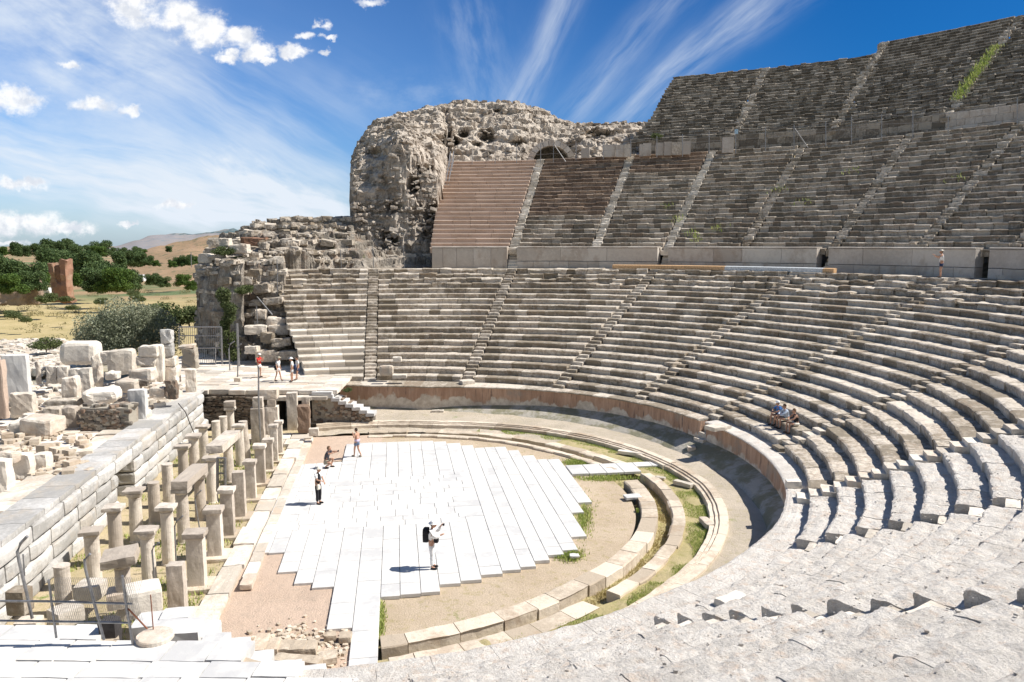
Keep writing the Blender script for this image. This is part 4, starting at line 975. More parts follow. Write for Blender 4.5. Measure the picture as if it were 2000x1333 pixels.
def mound_z(X, Y):
    P = PXX(X, Y); top = H + (HOR - np.interp(P, tx, ty)) / F * 106.
    base = np.where(P < 878, 9.0, 21.3); base = np.where(P < 878, 9. + 12.3 * smooth(868, 884, P), base)
    Y0 = np.where(P < 850, 79.5 + (P - 680) * .006, 0); Y0 = np.where(P >= 850, 80.5 + smooth(850, 885, P) * 14., Y0)
    Y0 = Y0 + np.exp(-((P - 1077) / 45) ** 4) * 3.
    u = np.clip((Y - Y0) / (106 - Y0), 0, 1)
    steep = .56 + .1 * np.sin(P * .05); prof = np.where(u < .09, u / .09 * steep, steep + (u - .09) / .91 * (1 - steep))
    prof = np.where(P > 870, smooth(0, 1, u) * .3 + .7 * u ** .8, prof)
    leftedge = smooth(676, 690, P)
    z = base + np.maximum(top - base, 0) * prof
    nz = fbm(np.stack([X, Y, Z_ * 0 if False else X * 0], -1).reshape(-1, 3), 5., 4).reshape(X.shape)
    z = z + nz * 1.0 * np.clip(u * 4, 0, 1) * np.clip((1 - u) * 5, .15, 1)
    z = np.where(Y > 106, z - (Y - 106) * .3, z)
    q = np.round(z / .7) * .7; z = z * .55 + q * .45
    z = z * leftedge + (4.) * (1 - leftedge)
    return np.where(Y < Y0 - .3, np.where(P > 845, 5., np.minimum(z, base - 1.5)), z)
Z_ = 0
def mpost(v):
    sc3 = v * np.array([1, 1, 1.8]); rg = fbm(sc3, .6, 4); v[:, 1] -= rg * .5; v[:, 2] += rg * .3; v[:, 0] += fbm(sc3 + 40, .6, 4) * .4
    n2 = np.maximum(0, fbm(v + 50, 2.4, 2) - .42); v[:, 1] += n2 * 6
    lay = np.sin(v[:, 2] * 4.2 + fbm(v, 3, 2) * 3.); v[:, 1] += np.where(lay > .6, .22, 0)
    zc = v[:, 1] * CP - (v[:, 2] - H) * SP; yc = v[:, 1] * SP + (v[:, 2] - H) * CP; px = 1000 + F * v[:, 0] / zc; py = 666.5 - F * yc / zc
    for hx, hy, wx, wy, dd in ((806, 362, 11, 13, 4), (872, 276, 24, 9, 3.5), (952, 268, 17, 9, 2.5), (830, 330, 14, 8, 2), (760, 470, 14, 16, 2.5), (905, 262, 9, 6, 2), (1170, 262, 30, 7, 2.), (735, 300, 20, 8, 1.5), (850, 425, 20, 26, 3), (770, 400, 16, 9, 1.6), (1010, 280, 14, 6, 1.5)):
        q = ((px - hx) / wx) ** 2 + ((py - hy) / wy) ** 2; v[:, 1] += dd * np.exp(-q ** 2) * 1.3
    return v
patch('ruined_core', -26, 31, 77, 118, 420, 290, mound_z, M['cliff'], 'huge rocky ruined core of the theatre rising against the sky at centre', 'ruin', (.5, .2), (4.5, 1.2), post=mpost)
# tower ruin at the end of the lower seats
rx = [355, 372, 384, 392, 412, 432, 470, 500, 560, 600, 650, 690, 740, 800, 850]
rt = [700, 660, 540, 515, 490, 470, 456, 440, 438, 436, 432, 431, 488, 492, 500]
rm = [700, 690, 600, 560, 540, 520, 505, 500, 498, 500, 505, 508, 512, 514, 516]
def tower_z(X, Y):
    P = PXX(X, Y, 9.); zt = H + (HOR - np.interp(P, rx, rt)) / F * 84.; zm = H + (HOR - np.interp(P, rx, rm)) / F * 73.
    yf = np.interp(P, [350, 385, 440, 500, 560, 640, 700, 850], [70, 66, 62.5, 61.5, 61., 69, 73.5, 76])
    low = np.interp(P, [350, 400, 600, 700, 850], [-2.5, 1.0, 1.2, 8.6, 8.8])
    u = np.clip((Y - yf) / 5.5, 0, 1); w_ = np.clip((Y - 74) / 9., 0, 1)
    u = np.where(P < 470, np.clip((Y - yf) / 2.2, 0, 1), u)
    z = low + (np.maximum(zm, low) - low) * u + np.maximum(zt - zm, 0) * w_
    n_ = fbm(np.stack([X, Y, X * 0], -1).reshape(-1, 3), 3., 4).reshape(X.shape); z = z + n_ * 1.3 * np.clip(u * 3, 0, 1) * np.clip(1.3 - w_, 0, 1)
    st_ = .85; q = np.round(z / st_) * st_; z = z * .3 + q * .7
    z = np.where(Y < yf, low - .6 - (yf - Y) * .5, z)
    edge = smooth(372, 392, P); z = z * edge - 3.5 * (1 - edge)
    thx = np.degrees(np.arctan2(Y - CY, X - CX)); rr_ = np.hypot(X - CX, Y - CY); ins = (thx < 111.3) & (rr_ < rho(19, thx) + 2.8)
    return np.where(ins, -2., z)
patch('ruined_tower', -36, -8, 59, 88, 240, 260, tower_z, M['cliff2'], 'crumbling dark terraced end wall overgrown with bushes left of the lower seats', 'ruin', (.5, .3), (2.2, .7))
mb = MB(); rs = random.Random(17)
for j in range(1700):
    px = rs.uniform(385, 690); Y = rs.uniform(61, 84); X_ = (px - 1000) / F * Y
    z = float(tower_z(np.array([[X_]]), np.array([[Y]]))[0, 0])
    if z < 1.5: continue
    k = rs.uniform(.15, .45) + rs.random() ** 4 * .5; block(mb, (X_, Y, z - .2), (k * 1.5, k, k * .7), rot=rs.gauss(0, .3), n=3, rnd=.2, noise=.05, tilt=(rs.gauss(0, .12), rs.gauss(0, .12)))
tag(mb.build('ruin_rubble', M['seat']), 'loose masonry rubble covering the terraces of the ruined end wall', 'rubble', kind='stuff')
mb = MB()
for j in range(2400):
    px = rs.uniform(690, 1290); Y = rs.uniform(80, 107)
    if j % 2: px = rs.uniform(684, 850); Y = 79.6 + (px - 680) * .006 + rs.uniform(0, 2.6)
    X_ = (px - 1000) / F * (Y * .99)
    z = float(mound_z(np.array([[X_]]), np.array([[Y]]))[0, 0])
    if z < 8.5: continue
    k = rs.uniform(.08, .2) + rs.random() ** 6 * .4; block(mb, (X_, Y, z - .12), (k * 1.5, k, k * .7), rot=rs.gauss(0, .5), n=2, rnd=.3, noise=.05, tilt=(rs.gauss(-.3, .2), rs.gauss(0, .2)))
tag(mb.build('ruin_rubble', M['cliff']), 'small masonry stones sticking out of the great rocky core', 'rubble', kind='stuff')
rng = random.Random(21)
bd = ['long dark grey block', 'pale squared block', 'tilted broken block', 'rounded grey block', 'flat slab', 'rough cubic block', 'brownish block', 'cracked block', 'thick low block', 'narrow upright block']
where = [(440, 470, 69), (470, 482, 69), (515, 478, 74), (560, 470, 77), (600, 476, 78), (640, 474, 79), (500, 500, 70), (545, 505, 71.5), (590, 500, 74), (625, 505, 75), (660, 503, 77), (500, 530, 66.5), (530, 520, 69), (480, 545, 66), (515, 560, 65), (535, 585, 64), (510, 610, 63.2), (540, 625, 62.6), (500, 640, 61.5), (525, 655, 61.2), (550, 665, 60.6), (495, 680, 60.6), (520, 690, 60.2), (560, 690, 60.), (545, 640, 62), (405, 500, 70), (425, 500, 69.5), (400, 530, 69), (420, 470, 71), (425, 545, 67.5), (700, 500, 79), (735, 505, 79.5), (765, 500, 80), (800, 498, 80.5), (835, 500, 81), (720, 488, 80.5), (780, 486, 81), (620, 524, 74), (700, 520, 77.5)]
spots = ['at the top left of the ruined end wall', 'on the upper terrace of the ruined end wall', 'midway up the ruined end wall', 'low on the ruined end wall near the people in white', 'at the foot of the great rocky core']
for i, (px, py, Y) in enumerate(where):
    x, z = atY(px, py, Y); w_ = rng.uniform(.8, 1.7); h_ = rng.uniform(.45, .9); mb = MB(); block(mb, (x, Y, z - h_ * .75), (w_, 1.1, h_), rot=rng.uniform(-.25, .25), n=5, rnd=.2, noise=.07, tilt=(rng.uniform(-.08, .08), rng.uniform(-.1, .1)))
    sp = 4 if px >= 690 else 0 if px < 460 else 1 if py < 512 else 2 if py < 620 else 3
    cnt = sum(1 for (a, b, c) in where[:i] if (4 if a >= 690 else 0 if a < 460 else 1 if b < 512 else 2 if b < 620 else 3) == sp)
    tag(mb.build('ruin_block', M['marble_old'] if i % 4 == 1 else M['seat']), bd[cnt % 10] + ' ' + spots[sp] + (', ' + ident(cnt // 10) + ' of its kind' if cnt >= 10 else ''), 'stone', 'fallen blocks on the ruined walls')
# brick patch wall on the tower
pxblock('brick_wall', 468, 520, 465, 480, 76, 'low red brick wall remnant on top of the ruined end wall', 'brick', depth=1.5, n=6, noise=.1, cat='wall')
# arch of the vaulted passage
ay = 93.0; cx0, cz0 = atY(1077, 313, ay); root = thing('vaulted_passage', (cx0, ay, Z2T), 'arched dark opening of the upper vaulted passage with grey voussoirs', 'arch')
mb = MB(); R1, R2 = 2.15, 2.85
for j in range(11):
    a0 = math.pi * j / 11 + .012; a1 = math.pi * (j + 1) / 11 - .012; c = []
    for yy_ in (ay - .1, ay + 1.2):
        for a, r in ((a0, R1), (a0, R2), (a1, R2), (a1, R1)): c.append((cx0 + r * math.cos(a), yy_ + random.uniform(-.04, .04), cz0 - .3 + r * .92 * math.sin(a)))
    mb.add(c, [(0, 1, 2, 3), (7, 6, 5, 4), (0, 4, 5, 1), (1, 5, 6, 2), (2, 6, 7, 3), (3, 7, 4, 0)])
mb.build('voussoirs', M['podium2'], root)
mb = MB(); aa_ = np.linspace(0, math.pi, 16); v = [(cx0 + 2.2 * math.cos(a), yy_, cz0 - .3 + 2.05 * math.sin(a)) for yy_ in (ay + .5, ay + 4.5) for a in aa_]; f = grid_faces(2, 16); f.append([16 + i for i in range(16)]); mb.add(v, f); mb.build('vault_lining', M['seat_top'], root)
# upright pale slabs on the upper walkway
for i, (x0, x1, y0, y1) in enumerate([(1135, 1152, 290, 306), (1177, 1203, 283, 304), (1203, 1219, 283, 304), (1219, 1233, 282, 304), (1249, 1258, 282, 303), (1256, 1272, 280, 302), (1281, 1296, 279, 301), (1297, 1312, 277, 301), (1312, 1333, 278, 300), (1334, 1349, 276, 299), (1411, 1433, 268, 296)]):
    pxblock('upright_slab', x0, x1, y0, y1 + 3, 88 - (x0 - 1135) * .022, ['small low', 'first white', 'second white', 'greenish streaked', 'thin', 'pale square', 'squat pale', 'mottled', 'dark framed', 'rightmost tall pale', 'isolated mossy'][i] + ' upright slab standing on the upper walkway', 'podium2' if i not in (3, 8) else 'seat', depth=.5, n=3, noise=.02, rot=-.1)
# ---------------------------------------------------------------- fences, handrail, planks
def fence_posts(lst, label, z0f):
    root = None
for i, (px, pb, pt, Y) in enumerate([(922, 318, 285, 92), (967, 317, 284, 91.5), (1009, 316, 281, 91), (1056, 316, 281, 90), (1081, 314, 281, 90), (1125, 309, 276, 88), (1178, 307, 274, 86), (1232, 304, 272, 84.5), (1283, 303, 266, 83), (1333, 302, 262, 81.5), (1385, 298, 256, 80), (1437, 296, 262, 78.5), (1495, 291, 249, 77), (1551, 288, 244, 75), (1613, 281, 238, 73), (1663, 278, 228, 71.5), (1722, 272, 223, 69.5), (1783, 266, 216, 67.5), (1852, 256, 226, 65.5), (1987, 240, 190, 61)]):
    pole('fence_post', [(px, pb + 4), (px, pt)], Y, .038, ident(i % 10) + (' ' if i < 10 else ' of the right half ') + 'thin fence post along the upper walkway, counting from the left', 'metal', 'post')
fw = [(922, 290, 92), (1056, 286, 90), (1178, 279, 86), (1283, 270, 83), (1385, 260, 80), (1495, 253, 77), (1613, 242, 73), (1722, 227, 69.5), (1852, 222, 65.5), (1987, 196, 61)]
for j, o_ in enumerate((0, 16)):
    pole('fence_wire', [(a, b + o_, c) for a, b, c in fw], 0, .012, ['upper', 'lower'][j] + ' wire of the fence along the upper walkway', 'metal', 'wire', n=4)
pole('diagonal_strut', [(1552, 251), (1578, 289)], 75, .05, 'pale diagonal strut of the upper walkway fence', 'metal')
pole('diagonal_strut', [(1083, 284), (1106, 318)], 90, .04, 'diagonal strut in front of the vaulted passage', 'metal')
mb = MB(); x, z = atY(1438, 262, 78.4); block(mb, (x, 78.4, z), (.32, .1, .45), n=2, rnd=.1, noise=0); tag(mb.build('sign_plate', plain('pale_blue_paint', (.45, .62, .75), .5)), 'small pale blue plate on a post by the upper walkway', 'sign')
root = thing('handrail', (-7.5, 77, Z2B), 'metal handrail climbing along the left edge of the reddish seating', 'railing')
a = (853, 518, 76.5); b = (886, 310, 93.5)
def lerp(u, off=0): return tuple(a[i] + (b[i] - a[i]) * u for i in range(3))
for dx_, dyy in ((0, 0), (0, -14), (-6, 0), (-6, -14)):
    pts = []
    for u in np.linspace(0, 1, 12):
        q = lerp(u); x, z = atY(q[0] + dx_, q[1] + dyy, q[2]); pts.append((x, q[2], z))
    mb = MB(); tube(mb, pts, .05, 6); mb.build('rail', M['metal'], root)
for u in np.linspace(0, 1, 12):
    for dx_ in (0, -6):
        q = lerp(u); x, z = atY(q[0] + dx_, q[1] - 14, q[2]); x2, z2 = atY(q[0] + dx_, q[1] + 6, q[2]); mb = MB(); tube(mb, [(x, q[2], z), (x2, q[2], z2)], .045, 6); mb.build('post', M['metal'], root)
for i, (px, pb, pt, Y) in enumerate([(543, 618, 506, 65), (604, 533, 487, 72.5), (667, 530, 488, 74), (730, 528, 480, 75), (790, 527, 480, 76), (537, 520, 496, 70)]):
    pole('thin_post', [(px, pb), (px - 2, pt)], Y, .035, ident(i) + ' thin steel post rising at the top left of the lower seats', 'metal', 'post')
pole('diagonal_strut', [(538, 502), (572, 543)], 69.5, .045, 'long diagonal strut on the ruined end wall above the lower seats')
pole('diagonal_strut', [(502, 580), (532, 615)], 62.5, .045, 'short diagonal strut low on the ruined end wall')
# long plank strip on the middle walkway
M['plank_white'] = plain('white_board', (.62, .66, .70), .5); M['plank_orange'] = plain('orange_board', (.62, .40, .22), .6)
def th_at(px, k, off, z):
    best = (1e9, 0)
    for th in np.linspace(20, 85, 1500):
        x, y = pol(th, rho(k, th) + off); zc = y * CP - (z - H) * SP; q = abs(1000 + F * x / zc - px)
        if q < best[0]: best = (q, th)
    return best[1]
root = thing('plank_strip', (14, 72, Z19), 'long low strip of orange and white boards along the edge of the middle walkway', 'boards')
pt_ = [(1196, 'plank_orange'), (1245, 'plank_orange'), (1415, 'plank_white'), (1520, 'plank_white'), (1606, 'plank_orange'), (1628, None)]
for i in range(5):
    mb = MB(); ths = np.linspace(th_at(pt_[i][0], 19, .3, Z19 + .15), th_at(pt_[i + 1][0], 19, .3, Z19 + .15), 6); v = []
    for th in ths:
        for off, dz_ in ((.3, .02), (.3, .34), (.75, .38), (.75, .02)):
            x, y = pol(th, rho(19, th) + off); v.append((float(x), float(y), Z19 + dz_ + .03))
    mb.add(v, grid_faces(6, 4, True) + [(0, 1, 2, 3), (23, 22, 21, 20)]); mb.build('board', M[pt_[i][1]], root)
# ---------------------------------------------------------------- hills and vegetation
def ridge(name, D, pts, mat, kind='structure', thick=.5, base=-8, nj=10, rough=.05):
    px = np.linspace(pts[0][0], pts[-1][0], 90); py = np.interp(px, [q[0] for q in pts], [q[1] for q in pts])
    v = []
    for i in range(90):
        zt = H + (HOR - py[i]) / F * D
        for j in range(nj):
            u = j / (nj - 1); Y = D * (1 - thick * (1 - u)); x = (px[i] - 1000) / F * Y; v.append((x, Y, base + (zt - base) * (u ** 1.5)))
        for j in range(1, 4): v.append(((px[i] - 1000) / F * D * (1 + .15 * j), D * (1 + .15 * j), base + (zt - base) * (1 - j / 3)))
    v = np.array(v); n_ = fbm(v, D * .05, 5) * (H + 20) * rough * D / 300; v[:, 2] += n_ * np.clip((v[:, 2] - base) / 20, 0, 1)
    mb = MB(); mb.add(v, grid_faces(90, nj + 3)); return tag(mb.build(name, mat, smooth=True), kind=kind)
ridge('far_mountain', 2600, [(120, 500), (205, 488), (260, 477), (310, 464), (350, 457), (420, 451), (462, 446), (475, 452), (600, 470), (900, 480)], M['mount'], rough=.1)
ridge('hill', 640, [(150, 520), (200, 510), (270, 498), (330, 481), (370, 467), (430, 458), (480, 455), (560, 460), (900, 470)], M['hill'], thick=.45, base=-9, rough=.12)
def leaves(n, blobs, size, flat=.6, seed=0):
    r = np.random.RandomState(seed); out = []; per = [b[3] * b[4] * b[5] for b in blobs]; tot = sum(per)
    P = []
    for b, w_ in zip(blobs, per):
        k = int(n * w_ / tot) + 1; d = r.normal(size=(k, 3)); d /= np.linalg.norm(d, axis=1, keepdims=True)
        rr_ = (1 - r.rand(k, 1) ** 2.0 * .6); nn = fbm(d * 2 + b[0], .6, 3)[:, None]
        P.append(np.array(b[:3]) + d * rr_ * (1 + nn * .38) * np.array(b[3:6]))
    P = np.concatenate(P); k = len(P); a = r.normal(size=(k, 3)); a /= np.linalg.norm(a, axis=1, keepdims=True); b_ = r.normal(size=(k, 3)); b_ -= a * (a * b_).sum(1, keepdims=True); b_ /= np.linalg.norm(b_, axis=1, keepdims=True)
    s_ = size * (.6 + r.rand(k, 1) * .8); q = np.stack([P - a * s_ - b_ * s_ * flat, P + a * s_ - b_ * s_ * flat, P + a * s_ + b_ * s_ * flat, P - a * s_ + b_ * s_ * flat], 1).reshape(-1, 3)
    return q, [(4 * i, 4 * i + 1, 4 * i + 2, 4 * i + 3) for i in range(k)]
def make_tree(blobs, n, size, mat, trunk_h, tr, seed=0, flat=.6):
    mb = MB(); q, f = leaves(n, blobs, size, flat, seed); mb.add(q, f); crown = mb.build('crown', mat)
    mb = MB(); rng = random.Random(seed); top = max(b[2] for b in blobs)
    tube(mb, [(0, 0, -.3), (.05, 0, trunk_h * .5), (0, .05, trunk_h), (0, 0, top)], [tr * 1.3, tr, tr * .8, tr * .25], 7)
    for b in blobs: tube(mb, [(0, 0, trunk_h * rng.uniform(.5, 1)), (b[0] * .5, b[1] * .5, (trunk_h + b[2]) / 2), (b[0], b[1], b[2])], [tr * .5, tr * .35, tr * .12], 5)
    return crown, mb.build('trunk', M['bark'])
def place_tree(proto, px, pbase, Y, k, label, name='tree', group=None, rot=0, cat='tree', kx=1., first=[None]):
    crown, trunk = proto['p']; x, z = atY(px, pbase, Y)
    root = thing(name, (x, Y, z), label, cat, group, rot); k = k * ((.6 if Y < 250 else .75) if cat == 'tree' and name == 'tree' else 1); root.scale = (k * kx, k * kx, k)
    for o in (crown, trunk):
        if proto['used']: o = o.copy(); COL.objects.link(o)
        o.parent = root
    proto['used'] = True; return root
def blobset(n, w_, h_, seed, z0=.3):
    r = random.Random(seed); return [(r.uniform(-w_, w_) * .7, r.uniform(-w_, w_) * .7, h_ * r.uniform(.1, .3), w_ * r.uniform(.35, .55), w_ * r.uniform(.35, .55), h_ * r.uniform(.16, .26)) for _ in range(n // 2)] + [(r.uniform(-w_, w_) * .62, r.uniform(-w_, w_) * .62, h_ * (z0 + (1 - z0) * r.uniform(.25, .85)), w_ * r.uniform(.35, .6), w_ * r.uniform(.35, .6), h_ * r.uniform(.16, .28)) for _ in range(n)]
PA = dict(p=make_tree(blobset(16, 6, 10, 1, .0), 9000, .26, M['leafdark'], 3, .35, 1), used=False)
PB = dict(p=make_tree(blobset(14, 6, 8, 2, .0), 9000, .24, M['leafmid'], 2, .3, 2), used=False)
PC = dict(p=make_tree(blobset(13, 4.4, 11, 3, .0), 7500, .26, M['leafdark'], 3, .3, 3), used=False)
trees = [(18, 565, 200, 1.35, 'A'), (48, 563, 195, 1.15, 'A'), (-15, 560, 190, 1.3, 'C'), (75, 560, 210, 1.0, 'B'), (95, 540, 290, 1.2, 'C'), (118, 532, 330, 1.3, 'A'), (165, 540, 260, 1.0, 'A'), (152, 560, 230, .8, 'B'), (180, 555, 250, 1.25, 'C'), (200, 560, 225, 1.25, 'A'), (188, 568, 200, .95, 'A'), (215, 565, 205, 1.0, 'A'), (228, 568, 195, 1.15, 'B'), (245, 568, 200, .9, 'A'), (258, 566, 210, .8, 'A'), (232, 535, 330, 1.1, 'C'), (260, 520, 400, 1.1, 'A'), (275, 515, 330, .6, 'A'), (290, 518, 340, .55, 'A'), (304, 520, 320, .38, 'B'), (335, 518, 330, .3, 'A'), (338, 522, 300, .35, 'B'), (350, 520, 310, .5, 'A'), (368, 518, 310, .55, 'A'), (380, 516, 320, .5, 'B'), (318, 560, 200, .45, 'A'), (360, 558, 190, .55, 'B'), (298, 556, 210, .5, 'A'), (372, 566, 170, .4, 'B'), (20, 572, 165, .8, 'B'), (60, 566, 175, .7, 'A'), (130, 500, 520, 1.5, 'A'), (200, 500, 500, 1.3, 'A'), (95, 505, 480, 1.4, 'C'), (330, 492, 520, .5, 'A'), (278, 500, 500, .7, 'B')] + [(-25 + 24 * i + (i * 37 % 11), 500, 430 + (i * 53 % 90), .88 + .16 * ((i * 29) % 7) / 7 - (.3 if i > 9 else 0), 'ABCA'[i % 4]) for i in range(13)]
loc = ['at the far left edge', 'behind the brick ruins', 'left of the red brick tower', 'just right of the red brick tower', 'in the middle of the grove', 'at the right end of the grove', 'on the slope below the brown hill', 'near the ruined end wall']
cc_ = {}
for i, (px, pb_, Y, k, ty_) in enumerate(trees):
    kind = {'A': 'dense dark round tree', 'B': 'brighter green spreading tree', 'C': 'tall dark upright tree'}[ty_]
    li = 0 if px < 30 else 1 if px < 80 else 2 if px < 120 else 3 if px < 195 else 4 if px < 240 else 5 if px < 300 else 6 if px < 345 else 7
    key = (kind, li); c_ = cc_.get(key, 0); cc_[key] = c_ + 1
    place_tree({'A': PA, 'B': PB, 'C': PC}[ty_], px, pb_, Y, k, (['', 'second ', 'third ', 'fourth ', 'fifth ', 'sixth ', 'seventh ', 'eighth '][c_]) + kind + ' ' + loc[li], group='trees of the distant grove', rot=i * 1.3)
# olive before the field
ob = [(-3.2, 0, 3.0, 2.6, 2.4, 2.5), (0, .5, 4.4, 3.2, 3, 2.6), (3.2, 0, 4.0, 2.8, 2.4, 2.3), (1.0, -1.5, 2.6, 3.0, 2.2, 2.2), (-1.2, -1, 3.4, 2.5, 2.2, 2.1), (4.2, .6, 2.6, 2.2, 2, 2), (-4.3, .5, 1.9, 1.9, 2, 1.7), (2., -1, 5., 1.8, 1.6, 1.5)]
PO = dict(p=make_tree(ob, 34000, .085, M['olive'], 1.5, .3, 9, .45), used=False)
place_tree(PO, 246, 706, 86, 1.0, 'large grey green olive tree spreading beyond the stage ruins', name='olive_tree', kx=.98)
PBu = dict(p=make_tree(blobset(9, 1.5, 1.8, 5, .0), 3000, .07, M['leafshrub'], .3, .06, 5), used=False)
bl = [(325, 640, 98, 2.0, 'dark green shrub touching the right side of the olive'), (28, 622, 130, .9, 'green shrub in the dry field at left'), (52, 630, 128, .7, 'low grey green shrub beside the green shrub at left'), (142, 606, 150, .7, 'thin yellow green shrub on the dry meadow below the red brick tower'), (90, 592, 165, 1.4, 'shrub between the two brick ruins'), (195, 595, 160, .9, 'grey shrub on the meadow right of the brick tower'), (90, 684, 96, 1.0, 'dark bush at the dark ditch left of the olive'), (262, 578, 170, .9, 'small shrub above the olive crown'), (272, 590, 155, 1.0, 'low shrub right above the olive crown'), (130, 590, 175, .9, 'low shrub at the foot of the red brick tower'), (370, 632, 100, 1.5, 'shrub at the foot of the dark ruined wall')]
for i, (px, pb_, Y, k, lab) in enumerate(bl): place_tree(PBu, px, pb_, Y, k, lab, name='shrub', rot=i, cat='shrub')
for i, (px, pb_, Y, k, lab) in enumerate([(438, 500, 68, .55, 'green bush at the top left of the end wall'), (470, 512, 69, .35, 'small bush on the end wall ledge'), (474, 575, 63.2, .5, 'yellowish bush on the end wall'), (830, 408, 84., .6, 'bright green bush in the cleft of the great rocky core'), (1283, 272, 88, .4, 'pale bush below the ragged end of the top tier'), (678, 766, 49.8, .2, 'small green plant on the bright stone steps')]):
    place_tree(PBu, px, pb_, Y, k, lab, name='shrub', rot=i * 2, cat='shrub')
PH = dict(p=make_tree([(random.Random(i).uniform(-.5, .5), -.2, .4 + i * .62, .35 + .3 * random.Random(i * 7).random(), .4, .6) for i in range(9)], 5200, .06, M['leafshrub'], 2, .08, 12), used=False)
place_tree(PH, 450, 700, 61.0, .95, 'long dark bush hanging down the ruined end wall behind the gate', name='shrub', cat='shrub')
sb = []; r_ = random.Random(77)
for j in range(240):
    Yb = r_.uniform(100, 240) if r_.random() < .6 else r_.uniform(240, 560); pxb = r_.uniform(-20, 480); xb_ = (pxb - 1000) / F * Yb; kb = r_.uniform(.25, .8) * (1 + Yb / 300)
    sb.append((xb_, Yb, float(terrain_z(np.array([[xb_]]), np.array([[Yb]]))[0, 0]) + kb * .3, kb * 1.5, kb * 1.2, kb * .6))
q_, f_ = leaves(26000, sb, .11, .5, 5); mb = MB(); mb.add(q_, f_); tag(mb.build('scrub', M['drybush']), 'low dry scrub and thistles scattered over the yellow meadow', 'scrub', kind='stuff')
# brick ruins in the field
def ruin(name, px, pb_, Y, pts, label, mat='brick'):
    x, z = atY(px, pb_, Y); root = thing(name, (x, Y, z), label, 'ruin'); mb = MB()
    for (dx_, w_, h_, d_, tp_) in pts: block(mb, (x + dx_, Y, z - .5), (w_, d_, h_ + .5), n=8, rnd=.3, noise=.4, taper=tp_, ns=1.6)
    mb.build('masonry', M[mat], root); return root
ruin('brick_tower', 122, 586, 190, [(-1.3, 1.5, 9.0, 2.4, -.2), (.1, 1.6, 8.2, 2., .0), (1.4, 1.8, 10.0, 2.6, .0), (.1, 4.2, 4.2, 3., .2), (.2, 5.4, 1.6, 3.4, .3)], 'tall eroded red brick pier standing alone in the dry field')
ruin('brick_ruin', 55, 592, 178, [(-4.5, 4, 3., 3, .4), (-1.5, 4, 4.4, 3, .3), (1.6, 3.2, 5.6, 3, .1)], 'low sloping brown masonry ruin at the left edge of the field', 'brown_dark')
ruin('brick_ruin', 178, 566, 210, [(0, 2.6, 3.4, 2, .3)], 'small rounded masonry stump right of the red brick tower', 'brown_dark')
M['white_paint'] = plain('white_paint', (.75, .76, .78), .35)
for i, (px, pb_, Y, w_, h_) in enumerate([(88, 576, 215, 3.2, 1.6), (160, 553, 260, 4.5, 1.6), (275, 552, 250, 2.5, 2.2)]):
    x, z = atY(px, pb_, Y); root = thing('parked_bus' if i == 0 else 'parked_van', (x, Y, z), ['low white vehicle showing between the two brick ruins', 'white van parked by the trees right of the brick tower', 'white van parked at the right end of the grove'][i], 'van')
    mb = MB(); block(mb, (x, Y, z + .35), (w_ * 1.2, 2, h_ * .55), n=4, rnd=.3, noise=0); block(mb, (x + .2, Y, z + .35 + h_ * .5), (w_ * .95, 1.8, h_ * .5), n=4, rnd=.35, noise=0, taper=.1); mb.build('body', M['white_paint'], root)
    mb = MB(); block(mb, (x + .2, Y - .1, z + .45 + h_ * .55), (w_ * .8, 1.75, h_ * .3), n=2, rnd=.1, noise=0); mb.build('windows', M['dark'], root)
    for sx_ in (-1, 1):
        mb = MB(); v = [(x + sx_ * w_ * .35 + .35 * math.cos(a), Y + dy_, z + .35 + .35 * math.sin(a)) for dy_ in (-1.05, -.8) for a in np.linspace(0, 2 * math.pi, 12, endpoint=False)]; mb.add(v, grid_faces(2, 12, True) + [list(range(12)), [12 + i for i in range(12)]]); mb.build('wheel', M['dark'], root)
pole('utility_pole', [(165, 520), (166, 556)], 240, .16, 'pale utility pole in front of the grove', 'metal')
pole('utility_pole', [(373, 493), (374, 523)], 250, .14, 'thin utility pole below the brown hill', 'metal')
# ---------------------------------------------------------------- grass
def blades(name, n, fpos, hmin, hmax, mat, label):
    v = []; r = random.Random(4); m = 0; f = []
    while m < n:
        p = fpos(r)
        if p is None: continue
        x, y, z = p; h_ = r.uniform(hmin, hmax); a = r.random() * 6.3; w_ = h_ * .16; lx, ly = math.cos(a + 1.3) * h_ * .4, math.sin(a + 1.3) * h_ * .4
        v += [(x - math.cos(a) * w_, y - math.sin(a) * w_, z), (x + math.cos(a) * w_, y + math.sin(a) * w_, z), (x + lx, y + ly, z + h_)]; f.append((3 * m, 3 * m + 1, 3 * m + 2)); m += 1
    mb = MB(); mb.add(v, f); return tag(mb.build(name, mat), label, 'grass', kind='stuff')
def fr(r):
    th = r.uniform(-62, 70); u = r.random() ** .55; rr_ = float(rg2o(th)) + (float(rsi(th)) - float(rg2o(th))) * u
    x, y = pol(th, rr_); n_ = float(fbm(np.array([[x, y, 0]]), 1.1, 2)[0])
    if n_ + (u - .5) * .7 + (-.25 if th > 15 else .12) < 0: return None
    return float(x), float(y), -.08
blades('turf_grass', 22000, fr, .03, .09, M['grass'], 'green grass growing on the turf ring beside the stepped kerb')
def fr2(r):
    k = r.randrange(6); cx_, cy_, sx_, sy_ = [(742, 1208, 7, 26), (1140, 1008, 14, 26), (1110, 1085, 20, 8), (1245, 1000, 1, 1), (1180, 935, 40, 4), (1125, 905, 18, 5)][k]
    px, py = r.gauss(cx_, sx_ * .7), r.gauss(cy_, sy_ * .7); x, y = atz(px, py, -.1); s_, t_ = to_st(x, y)
    if t_ > np.interp(s_, [q[0] for q in bt], [q[1] for q in bt]) and t_ < np.interp(s_, [q[0] for q in tp], [q[1] for q in tp]) and -5.6 < s_ < 8.7: return None
    if s_ > 8.7 and 37.2 < t_ < 39: return None
    return x, y, -.11
